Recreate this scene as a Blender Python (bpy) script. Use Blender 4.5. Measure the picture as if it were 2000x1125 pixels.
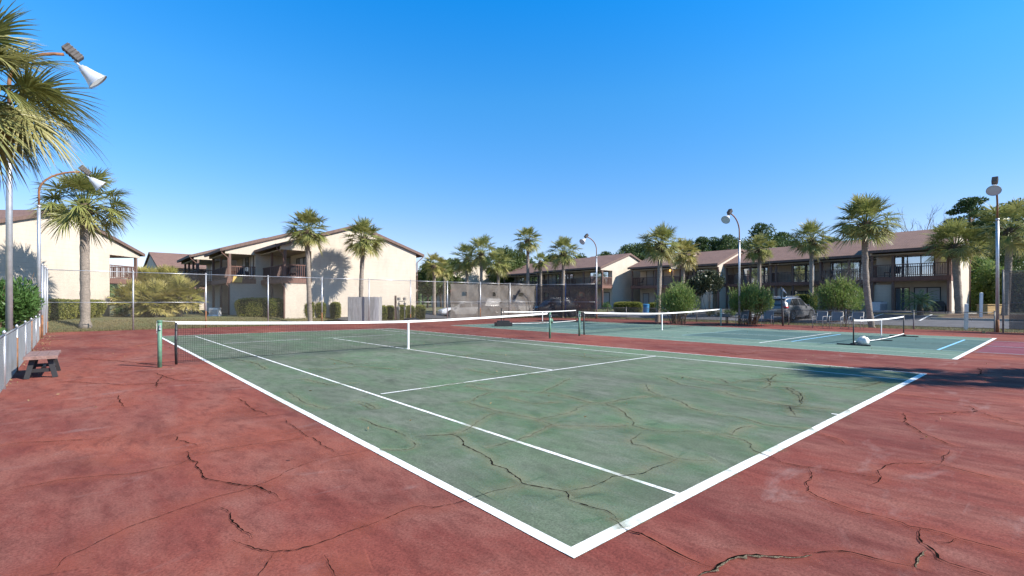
import bpy, math, random
import numpy as np
from mathutils import Vector, Matrix
random.seed(7)
R = math.radians
scene = bpy.context.scene
for o in list(bpy.data.objects):
    bpy.data.objects.remove(o)
col = scene.collection

# ------------------------------------------------------------------ camera, sky, sun
CAM = (-2.18, -1.95, 1.545); YAW = 0.7165; F = 943.5
cam = bpy.data.cameras.new('camera'); camo = bpy.data.objects.new('camera', cam); col.objects.link(camo)
camo.location = CAM; camo.rotation_euler = (math.pi / 2, 0, -YAW)
cam.sensor_width = 36; cam.lens = F / 2000 * 36; cam.shift_y = 25.6 / 2000
cam.clip_start = 0.05; cam.clip_end = 3000
scene.camera = camo
scene.render.resolution_x = 1024; scene.render.resolution_y = 576
SUN_EL, SUN_ROT = R(38), R(150.5)
w = bpy.data.worlds.new('World'); scene.world = w; w.use_nodes = True
nt = w.node_tree; nt.nodes.clear()
sky = nt.nodes.new('ShaderNodeTexSky'); sky.sky_type = 'NISHITA'; sky.sun_disc = False
sky.sun_elevation = SUN_EL; sky.sun_rotation = SUN_ROT; sky.air_density = 1.0; sky.dust_density = 0.0; sky.ozone_density = 2.0
hs = nt.nodes.new('ShaderNodeHueSaturation'); hs.inputs['Saturation'].default_value = 1.25; hs.inputs['Value'].default_value = 2.0
gm = nt.nodes.new('ShaderNodeMix'); gm.data_type = 'RGBA'; gm.blend_type = 'MULTIPLY'; gm.inputs['Factor'].default_value = 1.0
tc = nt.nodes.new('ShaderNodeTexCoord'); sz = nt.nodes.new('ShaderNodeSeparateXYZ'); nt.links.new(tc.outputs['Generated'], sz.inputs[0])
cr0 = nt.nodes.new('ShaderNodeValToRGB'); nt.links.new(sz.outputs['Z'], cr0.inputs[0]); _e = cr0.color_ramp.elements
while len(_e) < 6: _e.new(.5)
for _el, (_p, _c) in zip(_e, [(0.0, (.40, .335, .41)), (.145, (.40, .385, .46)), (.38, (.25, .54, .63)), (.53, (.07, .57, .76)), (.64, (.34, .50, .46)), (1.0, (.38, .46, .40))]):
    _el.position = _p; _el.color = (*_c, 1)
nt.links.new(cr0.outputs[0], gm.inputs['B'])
bg = nt.nodes.new('ShaderNodeBackground'); bg.inputs['Strength'].default_value = 0.109
wo = nt.nodes.new('ShaderNodeOutputWorld')
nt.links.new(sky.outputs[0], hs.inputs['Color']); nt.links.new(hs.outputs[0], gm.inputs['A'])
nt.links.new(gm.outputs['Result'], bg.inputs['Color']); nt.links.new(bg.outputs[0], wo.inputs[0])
sd = bpy.data.lights.new('sun', 'SUN'); sd.energy = 4.8; sd.angle = R(0.5); sd.color = (1.0, 0.94, 0.86)
so = bpy.data.objects.new('sun', sd); col.objects.link(so)
sv = Vector((math.sin(SUN_ROT) * math.cos(SUN_EL), math.cos(SUN_ROT) * math.cos(SUN_EL), math.sin(SUN_EL)))
so.rotation_euler = sv.to_track_quat('Z', 'Y').to_euler(); so.location = (20, -30, 40)
scene.view_settings.view_transform = 'Standard'; scene.view_settings.look = 'None'
scene.view_settings.exposure = 0.86; scene.view_settings.gamma = 1
scene.cycles.transparent_max_bounces = 24
scene.cycles.max_bounces = 6

CY, SY = math.cos(YAW), math.sin(YAW)
def C2W(x, d):                       # camera-frame ground coordinates -> world
    return (CAM[0] + x * CY + d * SY, CAM[1] - x * SY + d * CY)
def at(px, d):                       # photo column and distance -> world x, y
    return C2W((px - 1000) / F * d, d)
def atg(px, py, z=0.0):              # photo pixel on a level at height z
    d = (CAM[2] - z) * F / (py - 588.1)
    return at(px, d)
def zat(py, d): return CAM[2] - (py - 588.1) / F * d
def ss(t):
    t = min(1, max(0, t)); return t * t * (3 - 2 * t)
def gz(x, y):                        # height of the land
    fl = 0.5 * ss((y - 33) / 4); fr = 0.6 * ss((y - 39) / 12)
    b = ss((x - 18) / 8); f = fl * (1 - b) + fr * b
    r = 0.65 * ss((x - 33.5) / 12)
    l = 0.5 * ss((-8 - x) / 8)
    return max(f, r, l * ss((y - 10) / 20)) - 0.02

# ------------------------------------------------------------------ mesh helpers
class MB:
    def __init__(s): s.v = []; s.f = []; s.mi = []
    def add(s, vs, fs, m=0):
        n = len(s.v); s.v += [tuple(p) for p in vs]; s.f += [tuple(i + n for i in f) for f in fs]; s.mi += [m] * len(fs)
        return s
    def box(s, x0, x1, y0, y1, z0, z1, M=None, m=0):
        vs = [Vector((x, y, z)) for z in (z0, z1) for y in (y0, y1) for x in (x0, x1)]
        if M is not None: vs = [M @ p for p in vs]
        return s.add(vs, [(0, 2, 3, 1), (4, 5, 7, 6), (0, 1, 5, 4), (2, 6, 7, 3), (0, 4, 6, 2), (1, 3, 7, 5)], m)
    def bar(s, a, b, wx, wy=None, up=(0, 0, 1), m=0):
        a = Vector(a); b = Vector(b); d = b - a; L = d.length
        if L < 1e-6: return s
        wy = wx if wy is None else wy
        z = d / L; u = Vector(up)
        if abs(z.dot(u)) > .98: u = Vector((1, 0, 0))
        x = z.cross(u).normalized(); y = x.cross(z)
        vs = [a + x * i * wx / 2 + y * j * wy / 2 + z * k for k in (0, L) for j in (-1, 1) for i in (-1, 1)]
        return s.add(vs, [(0, 2, 3, 1), (4, 5, 7, 6), (0, 1, 5, 4), (2, 6, 7, 3), (0, 4, 6, 2), (1, 3, 7, 5)], m)
    def tube(s, pts, rad, n=8, cap=True, m=0):
        pts = [Vector(p) for p in pts]
        if not hasattr(rad, '__len__'): rad = [rad] * len(pts)
        vs = []; prev = None
        for i, p in enumerate(pts):
            t = (pts[min(i + 1, len(pts) - 1)] - pts[max(i - 1, 0)]).normalized()
            if prev is None:
                u = Vector((1, 0, 0)) if abs(t.x) < .9 else Vector((0, 1, 0))
            else: u = prev
            a = (u - t * u.dot(t)).normalized(); b = t.cross(a); prev = a
            for k in range(n):
                q = 2 * math.pi * k / n
                vs.append(p + (a * math.cos(q) + b * math.sin(q)) * rad[i])
        fs = []
        for i in range(len(pts) - 1):
            for k in range(n):
                fs.append((i * n + k, i * n + (k + 1) % n, (i + 1) * n + (k + 1) % n, (i + 1) * n + k))
        if cap:
            fs.append(tuple(range(n))[::-1]); fs.append(tuple((len(pts) - 1) * n + k for k in range(n)))
        return s.add(vs, fs, m)
    def prism(s, poly, ax, a, b, M=None, m=0):     # polygon in the other two axes, extruded along ax
        vs = []
        for c in (a, b):
            for p in poly:
                q = list(p); q.insert(ax, c); vs.append(Vector(q) if M is None else M @ Vector(q))
        n = len(poly)
        fs = [tuple(range(n))[::-1], tuple(range(n, 2 * n))] + [(i, (i + 1) % n, n + (i + 1) % n, n + i) for i in range(n)]
        return s.add(vs, fs, m)
    def build(s, name, mat, parent=None, smooth=False, bevel=0, uv=None):
        me = bpy.data.meshes.new(name); me.from_pydata([tuple(p) for p in s.v], [], s.f)
        mats = mat if isinstance(mat, (list, tuple)) else [mat]
        for q in mats: me.materials.append(q)
        if len(mats) > 1: me.polygons.foreach_set('material_index', s.mi)
        if smooth: me.polygons.foreach_set('use_smooth', [True] * len(me.polygons))
        me.update()
        o = bpy.data.objects.new(name, me); col.objects.link(o)
        if parent is not None: o.parent = parent
        if bevel:
            b = o.modifiers.new('bevel', 'BEVEL'); b.width = bevel; b.segments = 2; b.limit_method = 'ANGLE'
        return o
def npmesh(name, V, nper, mat, parent=None, F=None, colr=None):
    """V: (N*nper,3) float array of polygons with nper verts each"""
    V = np.asarray(V, dtype=np.float32).reshape(-1, 3); me = bpy.data.meshes.new(name)
    n = len(V); me.vertices.add(n); me.vertices.foreach_set('co', V.ravel())
    if F is None: F = np.arange(n, dtype=np.int32)
    F = np.asarray(F, dtype=np.int32).ravel(); k = len(F) // nper
    me.loops.add(len(F)); me.loops.foreach_set('vertex_index', F)
    me.polygons.add(k); me.polygons.foreach_set('loop_start', np.arange(0, len(F), nper, dtype=np.int32))
    me.polygons.foreach_set('loop_total', np.full(k, nper, dtype=np.int32))
    me.update(calc_edges=True); me.validate()
    for q in (mat if isinstance(mat, (list, tuple)) else [mat]): me.materials.append(q)
    if colr is not None:
        at_ = me.color_attributes.new('tone', 'FLOAT_COLOR', 'POINT')
        c = np.ones((n, 4), dtype=np.float32); c[:, :3] = colr[:, None] if colr.ndim == 1 else colr
        at_.data.foreach_set('color', c.ravel())
    o = bpy.data.objects.new(name, me); col.objects.link(o)
    if parent is not None: o.parent = parent
    return o
def tag(o, label=None, cat=None, group=None, kind=None):
    if label: o['label'] = label
    if cat: o['category'] = cat
    if group: o['group'] = group
    if kind: o['kind'] = kind
    return o
def empty(name, loc, rz=0, label=None, cat=None, group=None):
    o = bpy.data.objects.new(name, None); col.objects.link(o); o.location = loc; o.rotation_euler = (0, 0, rz)
    o.empty_display_size = .3
    return tag(o, label, cat, group)
def kids(o): return [c for c in bpy.data.objects if c.parent == o]
def copy_tree(o, parent=None):
    c = o.copy(); col.objects.link(c)
    if parent is not None: c.parent = parent
    for ch in kids(o): copy_tree(ch, c)
    return c

# ------------------------------------------------------------------ materials
class NT:
    def __init__(s, name):
        s.m = bpy.data.materials.new(name); s.m.use_nodes = True; s.t = s.m.node_tree
        s.p = s.t.nodes['Principled BSDF']; s.out = s.t.nodes['Material Output']
    def n(s, t, **k):
        q = s.t.nodes.new(t)
        for a, b in k.items():
            if a.startswith('i_'):
                q.inputs[a[2:].replace('_', ' ')].default_value = b
            else: setattr(q, a, b)
        return q
    def l(s, a, b): s.t.links.new(a, b)
    def coord(s, kind='Object', scale=(1, 1, 1), rot=(0, 0, 0)):
        c = s.n('ShaderNodeTexCoord'); m = s.n('ShaderNodeMapping'); m.inputs['Scale'].default_value = scale
        m.inputs['Rotation'].default_value = rot
        s.l(c.outputs[kind], m.inputs['Vector']); return m.outputs[0]
    def noise(s, scale, detail=4, rough=.55, vec=None, dist=0):
        q = s.n('ShaderNodeTexNoise'); q.inputs['Scale'].default_value = scale; q.inputs['Detail'].default_value = detail
        q.inputs['Roughness'].default_value = rough; q.inputs['Distortion'].default_value = dist
        if vec is not None: s.l(vec, q.inputs['Vector'])
        return q.outputs[0]
    def ramp(s, fac, stops):
        q = s.n('ShaderNodeValToRGB'); e = q.color_ramp.elements
        while len(e) < len(stops): e.new(.5)
        for el, (p, c) in zip(e, stops):
            el.position = p; el.color = (c[0], c[1], c[2], 1) if hasattr(c, '__len__') else (c, c, c, 1)
        s.l(fac, q.inputs[0]); return q.outputs[0]
    def mix(s, fac, a, b, mode='MIX'):
        q = s.n('ShaderNodeMix', data_type='RGBA', blend_type=mode)
        for v, key in ((fac, 'Factor'), (a, 'A'), (b, 'B')):
            sock = q.inputs[key] if key != 'Factor' else q.inputs[0]
            if hasattr(v, 'is_linked'): s.l(v, sock)
            elif key == 'Factor': sock.default_value = v
            else: sock.default_value = (v[0], v[1], v[2], 1)
        return q.outputs['Result']
    def bump(s, h, strength=.3, dist=.02):
        q = s.n('ShaderNodeBump'); q.inputs['Strength'].default_value = strength; q.inputs['Distance'].default_value = dist
        s.l(h, q.inputs['Height']); s.l(q.outputs[0], s.p.inputs['Normal'])
    def base(s, c, rough=.6, metal=0):
        if hasattr(c, 'is_linked'): s.l(c, s.p.inputs['Base Color'])
        else: s.p.inputs['Base Color'].default_value = (c[0], c[1], c[2], 1)
        s.p.inputs['Roughness'].default_value = rough; s.p.inputs['Metallic'].default_value = metal
        return s
def mat(name, c, rough=.6, metal=0, var=.25, scale=3, bump=0, bscale=40, spec=None):
    q = NT(name); v = q.coord()
    f = q.noise(scale, 5, .6, v)
    d = tuple(x * (1 - var) for x in c); b = tuple(min(1, x * (1 + var * .6)) for x in c)
    q.base(q.ramp(f, [(.3, d), (.7, b)]), rough, metal)
    if bump: q.bump(q.noise(bscale, 3, .6, v), bump, .01)
    if spec is not None: q.p.inputs['Specular IOR Level'].default_value = spec
    return q.m
def court_mat(name, dark, mid, light, fade, speck=1.0, worn=.5):
    q = NT(name); v = q.coord(); v2 = q.coord(scale=(1, .45, 1), rot=(0, 0, R(49)))
    big = q.noise(.33, 5, .6, v2, .6); med = q.noise(1.5, 6, .65, v2, .4); fine = q.noise(55, 3, .7, v)
    c = q.ramp(big, [(.36, dark), (.5, mid), (.62, light)])
    c = q.mix(q.ramp(med, [(.42, .0), (.72, .8)]), c, fade)
    dk = q.noise(.85, 7, .7, v2, .8)
    c = q.mix(q.ramp(dk, [(.54, 0.0), (.70, .6)]), c, tuple(x * .5 for x in dark))
    mo = q.noise(7, 6, .75, v2, .3)
    c = q.mix(q.ramp(mo, [(.36, .5), (.52, 0.0)]), c, tuple(x * .6 for x in dark))
    c = q.mix(q.ramp(mo, [(.55, 0.0), (.72, .35)]), c, fade)
    c = q.mix(q.ramp(fine, [(.32, .55), (.6, 0.0)]), c, tuple(x * .35 for x in dark))
    vo = q.n('ShaderNodeTexVoronoi'); vo.inputs['Scale'].default_value = 60; q.l(v, vo.inputs['Vector'])
    sp = q.ramp(vo.outputs['Distance'], [(.06, .55 * speck), (.13, 0.0)])
    gate = q.ramp(q.noise(23, 2, .5, v), [(.58, 0.0), (.64, 1.0)])
    mul = q.n('ShaderNodeMath', operation='MULTIPLY'); q.l(sp, mul.inputs[0]); q.l(gate, mul.inputs[1])
    c = q.mix(mul.outputs[0], c, (.5, .43, .38))
    # faint streaks of washed-out coating
    st = q.noise(1.1, 6, .65, q.coord(scale=(.6, 1.5, 1), rot=(0, 0, R(20))), 1.2)
    c = q.mix(q.ramp(st, [(.58, 0.0), (.74, .6 * worn)]), c, tuple(min(.6, x * .6 + .19) for x in fade))
    q.base(c, .92); q.p.inputs['Specular IOR Level'].default_value = .12
    q.bump(fine, .35, .006)
    return q.m
M = {}
M['red'] = court_mat('red_court_coating', (.165, .046, .039), (.225, .062, .048), (.31, .094, .064), (.285, .130, .102), 1, .5)
M['green'] = court_mat('green_court_coating', (.112, .134, .098), (.125, .170, .108), (.135, .218, .126), (.215, .222, .186), .7, .25)
M['green2'] = court_mat('pale_green_court_coating', (.13, .20, .165), (.15, .235, .19), (.165, .26, .205), (.19, .26, .215), .3, .25)
M['teal'] = court_mat('teal_court_coating', (.075, .135, .128), (.085, .155, .148), (.10, .18, .17), (.12, .175, .165), .3, .25)
M['purple'] = court_mat('purple_court_coating', (.17, .05, .068), (.215, .068, .09), (.25, .085, .105), (.25, .11, .14), .3, .3)
def line_mat(name, c, d):
    q = NT(name); v = q.coord(); n = q.noise(9, 6, .75, v)
    q.base(q.ramp(n, [(.30, tuple(x * .7 for x in d)), (.38, d), (.5, c), (1, c)]), .8); q.bump(q.noise(70, 2, .6, v), .2, .004); return q.m
M['line'] = line_mat('white_line_paint', (.80, .80, .79), (.52, .50, .47))
M['wline'] = line_mat('worn_line_paint', (.52, .55, .49), (.30, .34, .29))
M['blue'] = line_mat('blue_line_paint', (.22, .52, .80), (.18, .42, .62))
M['paleblue'] = line_mat('pale_blue_line_paint', (.24, .40, .44), (.16, .28, .30))
def halo(name, c, amt=.7):
    q = NT(name); uv = q.n('ShaderNodeUVMap'); sp = q.n('ShaderNodeSeparateXYZ'); q.l(uv.outputs[0], sp.inputs[0])
    nz = q.noise(2.6, 5, .65, q.coord())
    m1 = q.n('ShaderNodeMath', operation='MULTIPLY'); q.l(sp.outputs['Y'], m1.inputs[0]); q.l(q.ramp(nz, [(.3, 0.0), (.75, 1.0)]), m1.inputs[1])
    m2 = q.n('ShaderNodeMath', operation='MULTIPLY'); q.l(m1.outputs[0], m2.inputs[0]); m2.inputs[1].default_value = amt
    q.base(c, .9); q.p.inputs['Specular IOR Level'].default_value = .1
    q.l(m2.outputs[0], q.p.inputs['Alpha']); return q.m
M['halo_red'] = halo('orange_patch_coating', (.38, .115, .080), .62)
M['halo_green'] = halo('tan_patch_coating', (.31, .285, .20), .62)
M['halo_lime'] = halo('bright_green_coating', (.13, .27, .13), .45)
M['crack'] = mat('crack_dark', (.008, .007, .006), .95, var=.5, scale=20, spec=0)
M['rubble'] = mat('crack_rubble', (.20, .16, .11), .95, var=.85, scale=60, spec=0, bump=1, bscale=80)
def grass_mat():
    q = NT('lawn'); v = q.coord()
    c = q.ramp(q.noise(.5, 6, .7, v), [(.3, (.20, .15, .075)), (.5, (.16, .155, .06)), (.7, (.10, .13, .042))])
    c = q.mix(q.ramp(q.noise(30, 3, .7, v), [(.3, .6), (.7, 0.0)]), c, (.05, .05, .022))
    q.base(c, .95); q.bump(q.noise(22, 4, .7, v), 1, .05); return q.m
M['grass'] = grass_mat()
M['asphalt'] = mat('asphalt', (.115, .112, .12), .9, var=.25, scale=1.2, bump=.3, bscale=60)
M['asphalt_dark'] = mat('dark_asphalt', (.06, .06, .066), .9, var=.25, scale=1.2, bump=.3, bscale=60)
M['concrete'] = mat('concrete', (.36, .34, .31), .85, var=.2, scale=2, bump=.2)
M['mulch'] = mat('mulch', (.14, .085, .045), .95, var=.6, scale=9, bump=.8, bscale=25)
def siding(name, c, horiz=True):
    q = NT(name); v = q.coord(); sp = q.n('ShaderNodeSeparateXYZ'); q.l(v, sp.inputs[0])
    n = q.noise(1.1, 5, .6, v)
    cc = q.ramp(n, [(.25, tuple(x * .88 for x in c)), (.75, tuple(min(.9, x * 1.05) for x in c))])
    cc = q.mix(q.ramp(q.noise(5, 5, .7, q.coord(scale=(1, 1, .22))), [(.45, 0.0), (.72, .5)]), cc, tuple(x * .74 for x in c))
    cc = q.mix(q.ramp(q.noise(.35, 4, .6, v), [(.4, 0.0), (.7, .35)]), cc, tuple(min(.85, x * 1.2) for x in c))
    w_ = q.n('ShaderNodeMath', operation='MODULO'); m_ = q.n('ShaderNodeMath', operation='ADD')
    q.l(sp.outputs['Z'], m_.inputs[0]); m_.inputs[1].default_value = 20
    q.l(m_.outputs[0], w_.inputs[0]); w_.inputs[1].default_value = .28
    ln = q.ramp(w_.outputs[0], [(0.0, 1.0), (.022, 0.0)])
    cc = q.mix(ln, cc, tuple(x * .72 for x in c))
    q.base(cc, .85); q.bump(w_.outputs[0], .5, .05); return q.m
M['cream'] = siding('cream_siding', (.56, .485, .395))
def wood_mat(name, c, vs=(14, 14, .8)):
    q = NT(name); n = q.noise(2, 5, .65, q.coord(scale=vs))
    q.base(q.ramp(n, [(.3, tuple(x * .6 for x in c)), (.7, tuple(min(.9, x * 1.25) for x in c))]), .8); q.bump(n, .4, .01); return q.m
M['brown'] = wood_mat('brown_stained_wood', (.165, .105, .085))
M['brown2'] = wood_mat('red_brown_stained_wood', (.19, .10, .078))
def grey_wood():
    q = NT('weathered_board'); v = q.coord()
    n = q.noise(2, 5, .65, q.coord(scale=(10, 10, .7)))
    c = q.ramp(n, [(.3, (.20, .195, .19)), (.7, (.45, .445, .44))]); q.base(c, .85); q.bump(n, .5, .01); return q.m
M['greywood'] = grey_wood()
M['benchwood'] = wood_mat('bench_plank', (.24, .145, .125), (3, 9, 9))
M['tanwood'] = wood_mat('tan_timber', (.50, .33, .14), (3, 9, 9))
def shingle():
    q = NT('roof_shingle'); v = q.coord()
    n1 = q.noise(.7, 5, .6, v); br = q.n('ShaderNodeTexBrick'); br.inputs['Scale'].default_value = 1
    c = q.coord('Object')
    q.l(c, br.inputs['Vector']); br.inputs['Color1'].default_value = (.27, .155, .12, 1); br.inputs['Color2'].default_value = (.20, .115, .09, 1)
    br.inputs['Mortar'].default_value = (.075, .045, .038, 1); br.inputs['Mortar Size'].default_value = .012
    br.inputs['Brick Width'].default_value = .32; br.inputs['Row Height'].default_value = .16
    cc = q.mix(q.ramp(n1, [(.35, 0.0), (.75, .5)]), br.outputs[0], (.30, .18, .14))
    cc = q.mix(q.ramp(q.noise(14, 3, .7, v), [(.4, .45), (.7, 0.0)]), cc, (.085, .048, .04))
    q.base(cc, .9); return q.m
M['roof'] = shingle()
def glass(name, c=(.03, .035, .04), r=.05, met=0):
    q = NT(name); q.base(c, r, met); q.p.inputs['Specular IOR Level'].default_value = .9
    q.p.inputs['Coat Weight'].default_value = .6; q.p.inputs['Coat Roughness'].default_value = .03; return q.m
M['glass'] = glass('window_glass', (.48, .57, .68), .04, .8)
M['carglass'] = glass('car_glass', (.03, .035, .04), .06, .2)
M['blind'] = mat('window_blind', (.42, .42, .42), .5, var=.15, scale=1)
M['galv'] = mat('galvanised_steel', (.52, .53, .55), .42, .65, var=.18, scale=6)
M['wire'] = mat('galvanised_wire', (.14, .12, .095), .6, .2, var=.2, scale=2)
M['silverwire'] = mat('bright_galvanised_wire', (.27, .27, .265), .55, .3, var=.2, scale=2)
M['darkwire'] = mat('dark_wire', (.10, .09, .085), .6, .2, var=.2, scale=2)
M['lowrail'] = mat('weathered_rail', (.25, .235, .22), .6, .3, var=.35, scale=4)
M['rust'] = mat('rusty_pipe', (.27, .125, .06), .85, .1, var=.5, scale=9, bump=.3)
M['steelblue'] = mat('blue_tinted_post', (.10, .12, .24), .5, .2, var=.3)  # darker and bluer than the galvanised posts, for the angled corner fence
M['lampwhite'] = mat('lamp_enamel', (.60, .62, .66), .35, .2, var=.12, scale=5)
M['lampdark'] = mat('ballast_box_paint', (.10, .09, .085), .6, .2, var=.4, scale=12)
M['lens'] = glass('lamp_lens', (.45, .55, .62), .12)
M['black'] = mat('black_paint', (.018, .018, .02), .5, var=.3)
M['netcord'] = mat('net_cord', (.018, .019, .02), .8, var=.2, spec=.1)
M['netwhite'] = mat('net_band', (.80, .80, .78), .7, var=.08, scale=2)
M['postgreen'] = mat('green_post_paint', (.12, .25, .165), .5, var=.35, scale=12)
M['paleg'] = mat('faded_green_post_paint', (.30, .42, .33), .6, var=.3, scale=12)
M['white'] = mat('white_paint', (.76, .76, .75), .5, var=.1)
M['bag'] = mat('white_plastic', (.72, .70, .66), .4, var=.12, scale=6)
M['sling'] = mat('grey_sling_fabric', (.17, .17, .175), .7, var=.15)
M['alu'] = mat('aluminium_frame', (.45, .44, .42), .45, .4, var=.15)
M['trunk'] = None
def trunk_mat(name, c, ringy=True):
    q = NT(name); v = q.coord()
    n = q.noise(5, 6, .7, q.coord(scale=(1, 1, 2.6))); n2 = q.noise(20, 4, .7, q.coord(scale=(1, 1, 2)))
    cc = q.ramp(n, [(.3, tuple(x * .55 for x in c)), (.7, tuple(x * 1.3 for x in c))])
    cc = q.mix(q.ramp(n2, [(.35, .6), (.6, 0.0)]), cc, tuple(x * .35 for x in c))
    q.base(cc, .95); q.bump(n2, 1, .03); return q.m
M['trunk'] = trunk_mat('palm_trunk', (.33, .275, .225)); M['bark'] = trunk_mat('tree_bark', (.16, .12, .09))
M['boot'] = trunk_mat('palm_boots', (.13, .095, .06)); M['twig'] = trunk_mat('pale_twig', (.34, .26, .21))
M['stem'] = trunk_mat('shrub_stem', (.22, .15, .09))
def leafm(name, a, b, c=None, trans=.3, rough=.5, sc=1.2):
    q = NT(name); v = q.coord(); n = q.noise(sc, 4, .6, v)
    col_ = q.ramp(n, [(.3, a), (.7, b)])
    tn = q.n('ShaderNodeAttribute', attribute_name='tone'); 
    if c is not None:
        m = q.n('ShaderNodeSeparateColor'); q.l(tn.outputs['Color'], m.inputs[0])
        col_ = q.mix(m.outputs[0], col_, c)
    q.base(col_, rough); q.p.inputs['Specular IOR Level'].default_value = .35
    tr = q.n('ShaderNodeBsdfTranslucent'); q.l(col_, tr.inputs['Color'])
    ms = q.n('ShaderNodeMixShader'); ms.inputs[0].default_value = trans
    q.l(q.p.outputs[0], ms.inputs[1]); q.l(tr.outputs[0], ms.inputs[2]); q.l(ms.outputs[0], q.out.inputs[0])
    return q.m
M['palm'] = leafm('palm_leaf', (.17, .205, .05), (.28, .30, .095), (.42, .37, .15), .32, .42)
M['palmnear'] = leafm('near_palm_leaf', (.15, .18, .055), (.27, .275, .095), (.40, .34, .16), .28, .4)
M['palmlow'] = leafm('yellow_palm_leaf', (.25, .25, .06), (.40, .36, .11), (.52, .42, .18), .36, .42)
M['dead'] = leafm('dry_palm_leaf', (.20, .14, .07), (.30, .21, .10), None, .2, .7)
M['hedge'] = leafm('hedge_leaf', (.16, .185, .03), (.25, .25, .055), (.36, .31, .08), .3)
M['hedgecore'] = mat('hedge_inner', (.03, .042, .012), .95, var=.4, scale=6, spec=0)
M['shrub'] = leafm('dark_shrub_leaf', (.045, .10, .025), (.085, .17, .04), (.15, .25, .07), .25)
M['oleander'] = leafm('oleander_leaf', (.12, .20, .045), (.19, .28, .07), (.38, .34, .15), .35)
M['magnolia'] = leafm('magnolia_leaf', (.025, .04, .018), (.06, .075, .035), (.20, .19, .12), .12, .3)
M['pine'] = leafm('pine_needle', (.045, .085, .028), (.09, .14, .045), (.14, .17, .06), .2, .6)
M['wood'] = leafm('woodland_leaf', (.06, .10, .025), (.11, .15, .04), (.17, .17, .06), .3)
M['redleaf'] = leafm('reddish_twig_leaf', (.19, .06, .04), (.27, .11, .07), None, .3)
M['sago'] = leafm('sago_leaf', (.06, .13, .035), (.12, .19, .06), (.35, .38, .24), .2)
def screen_mat(name, c, alpha):
    q = NT(name); n = q.noise(3, 4, .6, q.coord()); q.base(q.ramp(n, [(.3, tuple(x * .8 for x in c)), (.7, c)]), .75)
    wv = q.noise(1.3, 4, .6, q.coord(scale=(1, 1, .4)))
    q.l(q.ramp(wv, [(.3, alpha - .06), (.7, alpha + .06)]), q.p.inputs['Alpha']); return q.m
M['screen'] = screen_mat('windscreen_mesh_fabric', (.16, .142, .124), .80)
M['screenshaded'] = screen_mat('shaded_windscreen_mesh_fabric', (.085, .066, .055), .80)  # same screen fabric, shade of the unlit fence sides put into its colour
def carpaint(name, c, met=.3):
    q = NT(name); q.base(c, .35, met); q.p.inputs['Coat Weight'].default_value = .7; q.p.inputs['Coat Roughness'].default_value = .06; return q.m
M['tyre'] = mat('tyre_rubber', (.02, .02, .02), .85, var=.2)
M['rim'] = mat('alloy_rim', (.45, .45, .47), .3, .8, var=.1)
M['taillight'] = mat('tail_light_lens', (.45, .05, .06), .25, var=.1)
M['chrome'] = mat('bright_trim', (.6, .6, .62), .25, .8, var=.05)
M['plate'] = mat('plain_plate', (.6, .6, .58), .5, var=.1)
M['bluecloth'] = mat('blue_plastic', (.04, .20, .40), .6, var=.2)
M['amber'] = NT('amber_lamp').m
_p = M['amber'].node_tree.nodes['Principled BSDF']; _p.inputs['Base Color'].default_value = (1, .6, .15, 1)
_p.inputs['Emission Color'].default_value = (1, .55, .12, 1); _p.inputs['Emission Strength'].default_value = 2.5

# ------------------------------------------------------------------ land, road, courts
def struct(o): o['kind'] = 'structure'; return o
XS = [-600, -300, -150, -80, -60] + [i for i in range(-50, 91, 1)] + [105, 130, 180, 300, 600]
YS = [-300, -120, -60, -40] + [i for i in range(-30, 111, 1)] + [130, 180, 260, 400, 800]
_b = MB(); _b.v = [(x, y, gz(x, y) - .03) for y in YS for x in XS]
_n = len(XS); _b.f = [(j * _n + i, j * _n + i + 1, (j + 1) * _n + i + 1, (j + 1) * _n + i) for j in range(len(YS) - 1) for i in range(_n - 1)]
_b.mi = [0] * len(_b.f)
struct(_b.build('ground', M['grass'], smooth=True))
def sheet(name, poly, z, m, jag=0):
    b = MB(); b.add([(x, y, z) for x, y in poly], [tuple(range(len(poly)))])
    return struct(b.build(name, M[m]))
# red pad with a slightly ragged edge
pad = []
_c = [(-4.0, -9), (31.9, -9), (31.9, 25.6), (29.4, 31.0), (-4.0, 31.0)]
for (a, b_) in zip(_c, _c[1:] + _c[:1]):
    L = math.dist(a, b_); k = max(1, int(L / .35))
    for i in range(k):
        t = i / k; pad.append((a[0] + (b_[0] - a[0]) * t + random.uniform(-.05, .05), a[1] + (b_[1] - a[1]) * t + random.uniform(-.06, .06)))
sheet('court_apron', pad, 0.0, 'red')
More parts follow.
